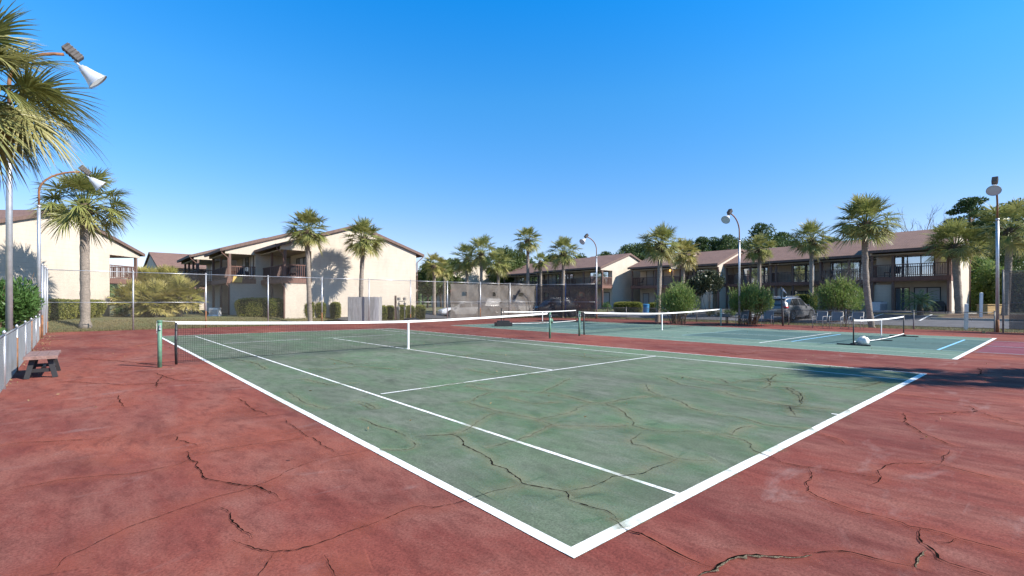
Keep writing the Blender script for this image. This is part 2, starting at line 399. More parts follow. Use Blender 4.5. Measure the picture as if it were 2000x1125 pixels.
# first court, corners read off the photograph
P0 = atg(1121, 1092); P1 = atg(1811, 730.5); P2 = atg(762, 641.6); P3 = atg(308, 657)
sheet('tennis_court_surface', [P0, P1, P2, P3], .002, 'green')
CX0, CX1, CL = 15.05, 26.1, 23.77
sheet('second_court_surface', [(CX0, -.05), (CX1, -.05), (CX1, CL), (CX0, CL)], .002, 'green2')
sheet('small_court_surface', [(18.0, -.05), (24.15, -.05), (24.15, 9.5), (18.0, 9.5)], .0035, 'teal')
sheet('small_court_surface', [(18.0, 14.8), (24.15, 14.8), (24.15, CL - .1), (18.0, CL - .1)], .0035, 'teal')
sheet('purple_court_surface', [(18.0, -3.9), (24.15, -3.9), (24.15, -.14), (18.0, -.14)], .002, 'purple')
def wline(b, p, q, wd, z=.0050, jit=.0):
    p = Vector((p[0], p[1])); q = Vector((q[0], q[1])); d = q - p; L = d.length; d /= L; n = Vector((-d.y, d.x))
    k = max(1, int(L / .4)); vs = []
    for i in range(k + 1):
        c = p + d * (L * i / k)
        vs += [(*(c + n * (wd / 2 + random.uniform(-jit, jit))), z), (*(c - n * (wd / 2 + random.uniform(-jit, jit))), z)]
    b.add(vs, [(2 * i, 2 * i + 1, 2 * i + 3, 2 * i + 2) for i in range(k)])
def inset(a, b, c, wd):   # move segment ab toward c by wd/2
    a, b, c = (Vector(p) for p in (a, b, c)); d = (b - a).normalized(); n = Vector((-d.y, d.x))
    if n.dot(c - a) < 0: n = -n
    return tuple(a + n * wd / 2), tuple(b + n * wd / 2)
cen = ((P0[0] + P2[0]) / 2, (P0[1] + P2[1]) / 2)
lb = MB()
W1 = .085
p, q = inset(P0, P3, cen, W1); wline(lb, p, q, W1, .0050, .002)
p, q = inset(P1, P2, cen, .05); wline(lb, p, q, .05, .0050, .003)
p, q = inset(P0, P1, cen, .10); wline(lb, p, q, .10, .0060, .002)
p, q = inset(P3, P2, cen, .07); wline(lb, p, q, .07, .0060, .003)
S0 = atg(1340, 971); S1 = atg(381, 656.5); S2 = atg(1777, 743); S3 = atg(733, 643.4)
wline(lb, S0, S1, .05, .0055, .002); wline(lb, S2, S3, .045, .0055, .002)
wline(lb, atg(744, 770), atg(1281, 695.8), .05, .0070, .002)
wline(lb, atg(437, 671), atg(815, 651.2), .05, .0070, .002)
wline(lb, atg(1078, 723), atg(651, 661), .05, .0065, .002)
wline(lb, atg(1624, 808.7), atg(1652, 812.5), .05, .0070)
struct(lb.build('court_lines', M['line']))
lb = MB()
wline(lb, (CX0, -.02), (CX0, CL), .055, .0055, .003)
wline(lb, (CX1, 0), (CX1, CL), .055, .0055, .003); wline(lb, (CX0 + 1.37, 0), (CX0 + 1.37, CL), .05, .0060, .003)
wline(lb, (CX1 - 1.37, 0), (CX1 - 1.37, CL), .05, .0060, .003)
wline(lb, (CX0, CL), (CX1, CL), .07, .0065, .003); wline(lb, (20.57, 5.5), (20.57, 18.3), .05, .0055, .003)
wline(lb, (CX0 + 1.37, 18.29), (CX1 - 1.37, 18.29), .05, .0070)
struct(lb.build('worn_court_lines', M['wline']))
lb = MB(); wline(lb, (CX0, 0), (CX1, 0), .11, .0070); wline(lb, (CX0 + 1.37, 5.5), (CX1 - 1.37, 5.5), .06, .0070)
struct(lb.build('court_lines', M['line']))
lb = MB(); wline(lb, (18.0, .72), (24.1, .72), .075, .0060); wline(lb, (18.0, 4.95), (24.1, 4.95), .07, .0060)
struct(lb.build('blue_court_lines', M['blue']))
lb = MB()
for y0, y1 in ((-3.9, 9.5), (14.8, CL)):
    for x in (18.0, 24.1): wline(lb, (x, y0), (x, y1), .06, .0050)
wline(lb, (18, 9.5), (24.1, 9.5), .06, .0055); wline(lb, (18, 16.3), (24.1, 16.3), .06, .0055)
wline(lb, (21.05, .72), (21.05, -3.9), .06, .0055); wline(lb, (21.05, 4.95), (21.05, 9.5), .06, .0065); wline(lb, (18, -3.9), (24.1, -3.9), .06, .0055)
wline(lb, (18, 18.4), (24.1, 18.4), .06, .0055)
struct(lb.build('pale_blue_court_lines', M['paleblue']))

# cracks: traced from the photograph onto the ground plane, several weights
C8 = [(700, 750, 2.857)]; 
def conv(pts, o): return [atg(o[0] + x / o[2], o[1] + y / o[2]) for x, y in pts]
A8 = (700, 750, 2.857); A7 = (1400, 700, 2.647); A9 = (0, 740, 2.857)
cr = [  # (origin, points, crack width, halo width)
 (A8, [(0,190),(60,215),(110,240),(200,262),(250,285),(275,305)], .010, .10),
 (A8, [(300,300),(420,290),(520,285),(560,300),(585,345),(640,370),(700,400),(740,425),(750,455),(825,478),(860,510),(900,535),(915,560),(985,575),(1100,595),(1160,608),(1175,625),(1170,650),(1230,670),(1310,695),(1390,715),(1420,735),(1450,765)], .014, .16),
 (A8, [(1400,752),(1450,780),(1480,810),(1520,828),(1580,842),(1650,880),(1750,935),(1850,985),(1920,1015),(1995,1035)], .013, .10),
 (A8, [(600,10),(700,30),(760,40),(900,42),(1000,50),(1080,55),(1160,70),(1230,90),(1300,108),(1380,112),(1450,140),(1490,170),(1530,210),(1530,235),(1600,255),(1700,268),(1900,270),(2000,285)], .010, .22),
 (A8, [(1300,112),(1240,130),(1180,165),(1080,185),(1010,200),(900,180),(800,160),(700,135),(590,98)], .009, .24),
 (A8, [(1010,200),(1080,232),(1200,238),(1400,240),(1500,235)], .006, .28),
 (A8, [(800,160),(720,180),(660,215),(620,250),(580,270),(520,285)], .008, .2),
 (A8, [(1380,110),(1500,85),(1600,72),(1690,70)], .006, .2), (A8, [(1690,70),(1620,40),(1600,0)], .008, .25),
 (A8, [(1690,70),(1800,100),(1840,130),(1900,150),(2000,165)], .013, .22),
 (A8, [(1590,270),(1560,290),(1520,315),(1530,340),(1600,350),(1680,385),(1780,420),(1900,432),(2000,430)], .009, .22),
 (A8, [(1780,425),(1720,450),(1650,470),(1600,500),(1500,515),(1420,520),(1380,545),(1300,580),(1160,605)], .009, .22),
 (A8, [(915,565),(820,590),(700,620),(600,655),(530,675),(420,695),(350,685),(270,705),(170,750),(80,785),(0,815)], .007, .2),
 (A8, [(1080,232),(980,280),(890,320),(700,360)], .004, .12), (A8, [(275,305),(320,340),(310,360),(270,372),(120,370),(0,385)], .006, .1),
 (A8, [(0,110),(40,125),(75,145)], .01, .08), (A8, [(630,100),(670,70),(760,42)], .008, .1), (A8, [(1020,50),(1110,10),(1180,-30)], .008, .14),
 (A7, [(0,290),(80,300),(180,325),(240,345),(350,358),(500,368)], .008, .14), (A7, [(80,400),(90,380),(130,360),(200,350)], .011, .2),
 (A7, [(0,390),(70,410),(140,425),(180,450),(190,480),(240,500),(290,515),(330,540),(430,560),(600,585),(760,610),(850,620)], .010, .16),
 (A7, [(470,565),(490,600),(490,630),(460,645),(470,690),(520,720),(600,750),(740,800),(860,825),(960,855),(1000,875),(1100,890),(1180,910),(1250,935),(1350,962),(1500,1000),(1588,1018),(1700,1040)], .008, .14),
 (A7, [(1050,885),(1045,930),(1060,960),(1110,990),(1140,1020),(1145,1040),(1200,1065),(1300,1095),(1400,1125),(1480,1150)], .016, .12),
 (A7, [(1080,1000),(1055,1020),(1030,1050),(1025,1088)], .026, .12),
 (A7, [(1025,1088),(900,1062),(780,1030),(700,1010),(650,1003),(540,1008),(440,1015)], .013, .12),
 (A7, [(490,1024),(400,1035),(300,1030),(150,1022),(60,1045),(10,1075),(-10,1100),(-60,1112),(-120,1140)], .020, .16),
 (A7, [(968,283),(975,310),(968,330),(1020,360),(1060,390),(1150,425),(1250,462)], .015, .14),
 (A7, [(1200,475),(1170,510),(1155,550)], .009, .16),
 (A7, [(790,660),(850,620),(830,585),(870,560),(950,545),(1100,545),(1180,560),(1300,590),(1450,625),(1588,645)], .009, .2),
 (A7, [(1130,955),(1210,958),(1240,938)], .016, .1), (A7, [(360,150),(420,175),(445,205),(443,235)], .010, .16),
 (A7, [(385,250),(385,275),(410,305)], .010, .18), (A7, [(0,-40),(100,-20),(220,-30)], .012, .2),
 (A7, [(920,185),(1100,205),(1300,230),(1588,255)], .007, .14), (A7, [(1040,290),(1180,285),(1350,275),(1300,245)], .008, .16),
 (A7, [(1350,275),(1480,320),(1588,350),(1660,380)], .008, .22), (A7, [(0,165),(100,200),(250,225),(400,252),(560,262),(690,275)], .008, .3),
 (A7, [(0,100),(60,130),(200,118),(420,128),(640,152),(880,180)], .007, .2), (A7, [(700,158),(800,140),(860,118)], .012, .2),
 (A7, [(1355,50),(1365,75),(1350,90)], .015, .2), (A7, [(240,85),(310,85),(265,118)], .016, .25), (A7, [(530,390),(640,425),(665,450)], .006, .12),
 (A9, [(0,640),(100,615),(200,598),(320,570),(420,560),(560,545),(720,535),(860,510),(1000,480),(1050,455)], .006, .2),
 (A9, [(1308,105),(1370,130),(1400,165),(1420,180),(1480,195),(1500,210)], .012, .4), (A9, [(1580,222),(1600,250),(1660,285),(1700,315),(1760,345),(1820,385),(1890,425)], .009, .3),
 (A9, [(955,312),(978,320),(985,345),(1050,360),(1105,382)], .012, .2),
 (A9, [(1038,405),(1050,440),(1065,458),(1105,470),(1108,505),(1130,545),(1200,572),(1280,585),(1350,598),(1430,602),(1480,625),(1540,650),(1565,685)], .013, .16),
 (A9, [(1220,720),(1290,752),(1285,790),(1330,830),(1360,858),(1400,875),(1412,895)], .013, .1),
 (A9, [(1285,905),(1350,928),(1420,955),(1530,972),(1640,962),(1750,935),(1850,900),(1920,870),(2000,840),(2060,815)], .010, .22),
 (A9, [(1535,978),(1500,1020),(1470,1070),(1445,1095),(1420,1140)], .011, .1), (A9, [(1810,990),(1840,1050),(1865,1100),(1880,1140)], .010, .1),
 (A9, [(2060,400),(1890,435),(1780,455),(1650,500),(1500,575),(1350,630),(1200,665),(1050,715),(900,770),(740,825),(620,880),(480,955),(370,1000),(280,1095)], .003, .34),
 (A9, [(1075,420),(1200,408),(1400,370),(1560,350),(1700,330)], .004, .2), (A9, [(600,340),(760,325),(920,315),(1100,250),(1300,180),(1480,190)], 0, .45),
 (A9, [(480,440),(700,460),(900,420),(1030,405),(1300,370),(1500,300),(1800,290)], 0, .3), (A9, [(0,370),(250,355),(450,345),(640,330)], .003, .35),
 (A9, [(660,90),(680,150),(700,160)], .008, .3), (A9, [(870,50),(880,10),(900,-10),(1100,-40)], .008, .3), (A9, [(2060,1010),(1850,1060),(1700,1140)], 0, .25),
]
# more fine cracking over the middle and far part of the green court
far = [[(690,783),(720,790),(735,800)],[(905,720),(960,732),(1010,728),(1080,735)],[(590,740),(640,752),(700,748)],[(640,700),(690,712),(760,708)],
 [(1290,735),(1330,752),(1400,762)],[(1090,690),(1160,700),(1230,697)],[(830,760),(900,748),(960,752)],
 [(1440,745),(1500,740),(1505,752),(1490,760)],[(1330,735),(1400,750),(1480,765)],[(1530,755),(1560,775),(1565,795)],[(1540,792),(1550,806)],[(560,765),(600,790),(640,800)],
 [(600,720),(640,722),(700,716),(780,722)],[(870,700),(940,690),(1000,695)],[(450,700),(500,710),(520,722)],[(1600,745),(1680,752),(1730,748)],[(980,775),(1040,790),(1100,785)],
 [(300,728),(340,742),(420,748)],[(150,700),(230,705),(300,712)],[(120,745),(240,752),(330,748)],[(1830,745),(1900,760),(1990,765)]]
for f in far: cr.append(((0, 0, 1), f, .007, .18))
def in_green(p):
    poly = [P0, P1, P2, P3]; s = 0
    for i in range(4):
        a, b = poly[i], poly[(i + 1) % 4]
        c = (b[0] - a[0]) * (p[1] - a[1]) - (b[1] - a[1]) * (p[0] - a[0])
        s += 1 if c > 0 else -1
    return abs(s) == 4
rc = random.Random(3)
def densify(P, step, amp):
    out = [Vector(P[0])]
    for a, b in zip(P, P[1:]):
        a = Vector(a); b = Vector(b); L = (b - a).length; k = max(1, int(L / step)); n = Vector((-(b - a).y, (b - a).x)) / max(L, 1e-6)
        for i in range(1, k + 1):
            out.append(a.lerp(b, i / k) + (n * rc.uniform(-amp, amp) if i < k else Vector((0, 0))))
    return out
ck = MB(); rb = MB(); halos = {'halo_red': [], 'halo_green': [], 'halo_lime': []}
for org, pts, wd, hw in cr:
    P = conv(pts, org); Q = densify(densify(P, .10, .022), .028, .006)
    dm = (Vector(P[len(P) // 2]) - Vector(CAM[:2])).length
    if wd > 0:
        vs = []; N = len(Q)
        rbv = []
        for i, c in enumerate(Q):
            d = (Q[min(i + 1, N - 1)] - Q[max(0, i - 1)]).normalized(); n = Vector((-d.y, d.x))
            e = min(1, min(i, N - 1 - i) / 9 + .12); ww = max(wd * .8, .0011 * dm) * e * rc.uniform(.3, 1.6)
            vs += [(*(c + n * ww / 2), .0100), (*(c - n * ww / 2), .0100)]
            rbv.append((c, n, ww))
        ck.add(vs, [(2 * i, 2 * i + 1, 2 * i + 3, 2 * i + 2) for i in range(N - 1)])
        if wd >= .020:    # broken edge with loose gravel
            vs = []
            for i, (c, n, ww) in enumerate(rbv):
                o1 = c + n * (ww * .35 + .001); o2 = c + n * (ww * rc.uniform(.6, 1.5) + .004)
                vs += [(*o1, .0110), (*o2, .0110)]
            rb.add(vs, [(2 * i, 2 * i + 1, 2 * i + 3, 2 * i + 2) for i in range(N - 1)])
    if hw > 0:
        H = densify(P, .3, .03)
        for i in range(len(H) - 1):
            g = in_green(H[i]) and in_green(H[i + 1])
            if not g and (in_green(H[i]) or in_green(H[i + 1]) or in_green(H[max(0, i - 1)])): continue
            halos['halo_green' if g else 'halo_red'].append((H[max(0, i - 1)], H[i], H[i + 1], H[min(len(H) - 1, i + 2)], hw * .8))
            if g: halos['halo_lime'].append((H[max(0, i - 1)], H[i], H[i + 1], H[min(len(H) - 1, i + 2)], hw * 2.4))
struct(ck.build('court_cracks', M['crack'])); struct(rb.build('crack_rubble', M['rubble']))
for zi, (k, segs) in enumerate(halos.items()):
    V = []; FF = []; UV = []; z = {'halo_red': .0085, 'halo_green': .0090, 'halo_lime': .0080}[k]
    for a0, a, b, b1, hw in segs:
        n0 = (b - a0); n1 = (b1 - a); n0 = Vector((-n0.y, n0.x)).normalized() * hw; n1 = Vector((-n1.y, n1.x)).normalized() * hw
        o = len(V)
        V += [(*(a + n0), z), (*a, z), (*(a - n0), z), (*(b + n1), z), (*b, z), (*(b - n1), z)]
        FF += [(o, o + 1, o + 4, o + 3), (o + 1, o + 2, o + 5, o + 4)]; UV += [0, 1, 1, 0, 1, 0, 0, 1]
    me = bpy.data.meshes.new('stain'); me.from_pydata(V, [], FF); u = me.uv_layers.new(name='UVMap')
    for i, y in enumerate(UV): u.data[i].uv = (0.5, y)
    me.materials.append(M[k]); o = bpy.data.objects.new({'halo_red': 'orange_court_stain', 'halo_green': 'tan_court_stain', 'halo_lime': 'green_court_stain'}[k], me)
    col.objects.link(o); struct(o)

# roads and parking (draped on the land)
def drape(name, x0, x1, y0, y1, m, lift=.02, step=1.0):
    b = MB(); nx = max(1, round((x1 - x0) / step)); ny = max(1, round((y1 - y0) / step))
    for j in range(ny + 1):
        for i in range(nx + 1):
            x = x0 + (x1 - x0) * i / nx; y = y0 + (y1 - y0) * j / ny; b.v.append((x, y, gz(x, y) + lift))
    b.f = [(j * (nx + 1) + i, j * (nx + 1) + i + 1, (j + 1) * (nx + 1) + i + 1, (j + 1) * (nx + 1) + i) for j in range(ny) for i in range(nx)]
    b.mi = [0] * len(b.f); return struct(b.build(name, M[m], smooth=True))
drape('road', 35.5, 39.6, -40, 37, 'asphalt', .01)
drape('parking_lot', 39.6, 43, 3.9, 31, 'asphalt_dark', .014)
drape('parking_lot', 12, 35.5, 33, 44, 'asphalt_dark', .014)
drape('planting_bed', 40, 44.6, -8, 3.6, 'mulch', .03)
drape('walkway', 44.9, 47.6, -2, 33, 'concrete', .03)
pl = MB()
for y in (4.3, 7.1, 9.9, 12.7, 15.5, 18.3, 21.1, 24):
    for i in range(8):
        xa = 38.6 + i * .55; xb = xa + .56
        pl.add([(xa, y, gz(xa, y) + .036), (xb, y, gz(xb, y) + .036), (xb, y + .12, gz(xb, y) + .036), (xa, y + .12, gz(xa, y) + .036)], [(0, 1, 2, 3)])
struct(pl.build('parking_lines', M['line']))
kb = MB()
for y in range(-10, 4): kb.box(39.75, 39.95, y + .01, y + .99, gz(39.8, y) - .1, gz(39.8, y) + .13)
struct(kb.build('kerb', M['concrete'], bevel=.02))

# ------------------------------------------------------------------ fences
def chain(b, a, c, z0a, z0c, h, pitch, r):
    """two families of straight diagonal wires between ground points a and c"""
    a = Vector(a); c = Vector(c); L = (c - a).length; d = (c - a) / L; n = Vector((-d.y, d.x, 0))
    def P(s, z):
        t = s / L; return Vector((a.x + d.x * s, a.y + d.y * s, z0a + (z0c - z0a) * t + z))
    k = int((L + h) / pitch)
    for fam in (0, 1):
        for i in range(k + 1):
            s0 = i * pitch - h; s1 = s0 + h; za, zb = 0, h
            if s0 < 0: za = -s0; s0 = 0
            if s1 > L: zb = h - (s1 - L); s1 = L
            if s1 - s0 < .02: continue
            if fam: za, zb = h - za, h - zb
            p, q = P(s0, za), P(s1, zb)
            t = (q - p).normalized(); u = t.cross(n).normalized() * r; m_ = n * r
            o = m_ * (.7 if fam else -.7)
            vs = [p + u + o, p - u * .5 + m_ + o, p - u * .5 - m_ + o, q + u + o, q - u * .5 + m_ + o, q - u * .5 - m_ + o]
            b.add(vs, [(0, 1, 4, 3), (1, 2, 5, 4), (2, 0, 3, 5)])
def fence(name, pts, h, posts, label, railm, wirem, pitch=.062, r=.0027, pr=.028, group=None, mid=None, skip_mid=None, z0=None):
    """pts: polyline; posts: spacing"""
    root = empty(name, (pts[0][0], pts[0][1], 0), 0, label, 'fence', group)
    W = Vector(pts[0])
    rel = [Vector((p[0] - W.x, p[1] - W.y)) for p in pts]
    gzf = (lambda p: gz(p.x + W.x, p.y + W.y) + .02) if z0 is None else (lambda p: z0)
    rail = MB(); wires = MB(); mr = MB(); plist = []
    for a, c in zip(rel, rel[1:]):
        L = (c - a).length; k = max(1, round(L / posts)); 
        for i in range(k + (1 if c is rel[-1] else 0)): plist.append(a.lerp(c, i / k))
        for i in range(k):
            p, q = a.lerp(c, i / k), a.lerp(c, (i + 1) / k); zp, zq = gzf(p), gzf(q)
            rail.tube([(p.x, p.y, zp + h), (q.x, q.y, zq + h)], pr * .7, 6)
            if mid and not (skip_mid and skip_mid(Vector((p.x + W.x, p.y + W.y)))):
                mr_ = MB(); mr_.tube([(p.x, p.y, zp + mid), (q.x, q.y, zq + mid)], pr * .5, 5); mr_.build('middle_rail', M[railm], root, smooth=True)
            chain(wires, (p.x, p.y), (q.x, q.y), zp + .03, zq + .03, h - .03, pitch, r)
    rail.build('top_rail', M[railm], root, smooth=True)
    if mr.v: mr.build('middle_rail', M[railm], root, smooth=True)
    wires.build('chain_link', M[wirem], root)
    return root, plist, gzf
def add_posts(root, plist, gzf, h, mfun, pr):
    for i, p in enumerate(plist):
        b = MB(); z = gzf(p); b.tube([(p.x, p.y, z - .1), (p.x, p.y, z + h + .02)], pr, 8)
        b.tube([(p.x, p.y, z + h + .02), (p.x, p.y, z + h + .06), (p.x, p.y, z + h + .09)], [pr * 1.15, pr * 1.1, pr * .2], 8)
        m = mfun(i)
        b.build('post', M[m], root, smooth=True)
        if m == 'galv' and i % 2 == 0:
            c = MB(); c.tube([(p.x, p.y, z - .1), (p.x, p.y, z + .55 + (i % 3) * .2)], pr + .0015, 8); c.build('rust_sleeve', M['rust'], root, smooth=True)
fA, fB = (-3.8, 30.65), (29.2, 30.55)
rt, pls, gf = fence('tall_fence', [fA, fB], 3.05, 3.3, 'long tall galvanised chain link fence behind the far baselines of the courts', 'galv', 'wire', z0=0.03, pitch=.07, r=.0019,
                    mid=1.45, skip_mid=lambda p: 1 < p.x < 15)
add_posts(rt, pls, gf, 3.05, lambda i: 'galv', .036)
rt, pls, gf = fence('tall_fence', [fB, (31.6, 25.5)], 3.05, 2.8, 'short angled corner stretch of tall fence with blue-tinted posts and dark screen', 'galv', 'wire', z0=0.02, pitch=.09, r=.0018, mid=1.45)
add_posts(rt, pls, gf, 3.05, lambda i: 'steelblue', .036)
rt, pls, gf = fence('tall_fence', [(-3.8, 30.6), (-3.75, 26.6)], 3.05, 2.0, 'narrow tall fence stretch seen edge-on at the left corner beside the lamp pole', 'galv', 'silverwire', z0=0.0, pitch=.055, r=.002)
add_posts(rt, pls, gf, 3.05, lambda i: 'galv', .036)
LFa = atg(77, 665); LFb = atg(8, 760)
_d = (Vector(LFb) - Vector(LFa)).normalized(); LFc = tuple(Vector(LFb) + _d * 7)
rt, pls, gf = fence('low_fence', [LFa, LFb, LFc], .95, 2.6, 'low silver chain link fence running down the left edge behind the plank bench', 'silverwire', 'silverwire', z0=0.0, pitch=.055, r=.0015)
add_posts(rt, pls, gf, .95, lambda i: 'galv', .024)
rt, pls, gf = fence('low_fence', [(31.6, 25.4), (31.6, .4)], .98, 3.1, 'low weathered chain link fence between the far court and the road', 'lowrail', 'lowrail', z0=0.0, pitch=.065, r=.0022)
add_posts(rt, pls, gf, .98, lambda i: 'lowrail', .03)
rt, pls, gf = fence('tall_fence', [(31.6, .1), (31.6, -9)], 3.0, 3.1, 'tall dark screened fence at the right edge next to the lamp pole', 'lowrail', 'lowrail', z0=0.0, pitch=.065, mid=1.45)
add_posts(rt, pls, gf, 3.0, lambda i: 'lowrail', .036)

def screenf(name, a, c, z0, z1, m, label, holes, off, folds=0, seed=1):
    a = Vector(a); c = Vector(c); L = (c - a).length; d = (c - a) / L; n = Vector((-d.y, d.x))
    rr = random.Random(seed); nx = int(L / .16); nz = int((z1 - z0) / .16); b = MB(); ph = [rr.uniform(0, 6) for _ in range(6)]
    for j in range(nz + 1):
        for i in range(nx + 1):
            s = L * i / nx; z = z0 + (z1 - z0) * j / nz
            k = folds * (.030 * math.sin(3.1 * s + 4.2 * z + ph[0] + .9 * math.sin(s)) + .022 * math.sin(-6.3 * s + 5.1 * z + ph[1]) + .016 * math.sin(9 * s + 2 * z + ph[2] + math.sin(z * 3)))
            q = a + d * s + n * (off + k); b.v.append((q.x - a.x, q.y - a.y, z))
    for j in range(nz):
        for i in range(nx):
            s = L * (i + .5) / nx; z = z0 + (z1 - z0) * (j + .5) / nz
            if any(abs(s - hs_) < .19 and abs(z - hz) < .19 for hs_, hz in holes): continue
            b.f.append((j * (nx + 1) + i, j * (nx + 1) + i + 1, (j + 1) * (nx + 1) + i + 1, (j + 1) * (nx + 1) + i)); b.mi.append(0)
    o = b.build(name, M[m], smooth=True); o.location = (a.x, a.y, 0)
    return tag(o, label, 'windscreen')
def x_on(px, X=None, Y=None):       # world point where photo column px crosses a line X=const or Y=const
    tx = (px - 1000) / F; dx = CY * tx + SY; dy = -SY * tx + CY
    if Y is not None: k = (Y - CAM[1]) / dy; return (CAM[0] + dx * k, Y)
    k = (X - CAM[0]) / dx; return (X, CAM[1] + dy * k)
wa = x_on(881, Y=30.62)
screenf('windscreen', wa, (29.15, 30.62), .12, 2.98, 'screen', 'sunlit brown mesh windscreen with diagonal folds on the far fence', [(x_on(p_, Y=30.62)[0] - wa[0], 2.15) for p_ in (908, 966, 1018)], .07, 1)
a_, c_ = Vector(fB), Vector((31.6, 25.5)); dd = (c_ - a_)
screenf('windscreen', a_ + dd * .01, c_ - dd * .02, .12, 2.98, 'screenshaded', 'dark shaded mesh windscreen on the angled fence corner by the third lamp', [(.9, 2.2), (4.2, 2.2)], .07, .4, 2)
screenf('windscreen', (31.6, -.1), (31.6, -9), .55, 2.95, 'screenshaded', 'dark mesh windscreen hanging on the fence at the right edge', [], .07, .3, 3)
screenf('windscreen', (31.6, -.1), (31.6, -9), .18, .54, 'screenshaded', 'blackish lower strip of screen along the bottom of the right edge fence', [], .05, .2, 4)

# ------------------------------------------------------------------ nets
def tennis_net(A, B, strap_t, label, fadedpost=False, postlabels=None):
    A = Vector((*A, 0)); B = Vector((*B, 0)); L = (B - A).length; d = (B - A) / L
    ang = math.atan2(d.y, d.x)
    root = empty('tennis_net', A, ang, label, 'tennis net', 'full size tennis nets')
    def top(s):
        t = s / L
        if t < strap_t: k = 1 - t / strap_t
        else: k = (t - strap_t) / (1 - strap_t)
        return .914 + .155 * k ** 1.5
    n0, n1 = .32, L - .18
    netm = MB(); r = .0022
    k = int((n1 - n0) / .046)
    lift = lambda s: .07 + .06 * math.sin(min(1, s / L) * 3.1) - .05 * math.exp(-((s / L - strap_t) * 9) ** 2)
    bow = lambda s, z: .05 * math.sin(3.14 * s / L) * math.sin(3.14 * min(1, z))
    for i in range(k + 1):
        s = n0 + (n1 - n0) * i / k; z1 = top(s) - .03; z0 = lift(s)
        prev = None
        netm.add([(s - r, bow(s, .1), z0), (s + r, bow(s, .1), z0), (s + r, bow(s, .5), (z0 + z1) / 2), (s - r, bow(s, .5), (z0 + z1) / 2), (s + r, bow(s, .9), z1), (s - r, bow(s, .9), z1)], [(0, 1, 2, 3), (3, 2, 4, 5)])
        netm.add([(s, bow(s, .1) - r, z0), (s, bow(s, .1) + r, z0), (s, bow(s, .5) + r, (z0 + z1) / 2), (s, bow(s, .5) - r, (z0 + z1) / 2), (s, bow(s, .9) + r, z1), (s, bow(s, .9) - r, z1)], [(0, 1, 2, 3), (3, 2, 4, 5)])
    K = 64; rows = 20
    for j in range(rows + 1):
        f = j / rows; vs = []
        for i in range(K + 1):
            s = n0 + (n1 - n0) * i / K; z = lift(s) + (top(s) - .03 - lift(s)) * f; y = bow(s, f)
            rr_ = r * (2.4 if j == 0 else 1)
            vs += [(s, y - rr_, z), (s, y + rr_, z), (s, y, z + rr_ * 1.6)]
        netm.add(vs, [q for i in range(K) for q in ((3 * i, 3 * i + 3, 3 * i + 5, 3 * i + 2), (3 * i + 1, 3 * i + 4, 3 * i + 5, 3 * i + 2))])
    netm.build('net_mesh', M['netcord'], root)
    band = MB(); vs = []
    for i in range(K + 1):
        s = n0 - .02 + (n1 - n0 + .04) * i / K; z = top(s)
        vs += [(s, -.012, z - .062), (s, -.014, z - .01), (s, 0, z + .004), (s, .014, z - .01), (s, .012, z - .062)]
    band.add(vs, [(5 * i + j, 5 * i + 5 + j, 5 * i + 6 + j, 5 * i + j + 1) for i in range(K) for j in range(4)])
    band.build('top_band', M['netwhite'], root, smooth=True)
    st = MB(); s = L * strap_t; st.box(s - .028, s + .028, -.02, .02, .02, top(s) + .004); st.box(s - .04, s + .04, -.03, .03, .0, .022); st.build('centre_strap', M['netwhite'], root, bevel=.004)
    ed = MB(); ed.tube([(n0, 0, .04), (n0 - .01, .005, .5), (n0, 0, top(n0) - .02)], [.028, .03, .026], 8)
    for zz in (.3, .42, .62, .85): ed.tube([(n0, 0, zz), (n0, 0, zz + .015)], .034, 8)
    ed.build('side_rope', M['black'], root, smooth=True)
    for s, mm in ((0, 'postgreen'), (L, 'paleg' if fadedpost else 'postgreen')):
        b = MB(); b.tube([(s, 0, -.05), (s, 0, 1.07)], .045, 14); b.tube([(s, 0, 1.05), (s, 0, 1.09), (s, 0, 1.1)], [.052, .052, .03], 14)
        pp = b.build('net_post', M[mm], root, smooth=True)
        c = MB(); c.tube([(s, -.05, .93), (s, -.05, .99)], .02, 8); c.box(s - .02, s + .02, -.08, -.03, .88, .92); c.build('cleat', M['galv'], pp, smooth=False)
    cb = MB(); cb.tube([(0, 0, 1.085), (n0, 0, top(n0))], .004, 5); cb.tube([(n1, 0, top(n1)), (L, 0, 1.085)], .004, 5)
    cb.tube([(-.055, 0, 1.08), (-.06, 0, .8)], .004, 5); cb.build('cable', M['netwhite'], root)
    return root
N1a, N1b = atg(312, 717.5), atg(1074, 661)
def tline(A, B, P, Q):   # parameter along AB where line PQ crosses
    A, B, P, Q = map(Vector, (A, B, P, Q)); r_ = B - A; s_ = Q - P
    return ((P - A).x * s_.y - (P - A).y * s_.x) / (r_.x * s_.y - r_.y * s_.x)
t1 = tline(N1a, N1b, (CAM[0], CAM[1]), at(797.5, 20))
tennis_net(N1a, N1b, t1, 'near tennis net with white top band and black mesh crossing the cracked court')
N2a = atg(1131.5, 656); N2b = atg(1408, 636.5)
t2 = tline(N2a, N2b, (CAM[0], CAM[1]), at(1293, 20))
tennis_net(N2a, N2b, t2, 'farther tennis net with faded post across the second court', True)
cr_ = MB(); cx_, cy_ = N1b
cr_.tube([(cx_ + .05, cy_ + .02, .72), (cx_ + .13, cy_ - .02, .72)], .10, 12); cr_.tube([(cx_ + .03, cy_ + .05, .86), (cx_ + .06, cy_ + .05, 1.0)], .03, 8)
tag(cr_.build('net_crank', M['postgreen'], smooth=False, bevel=.01), 'round green winder hanging on the right post of the near net', 'net winder')

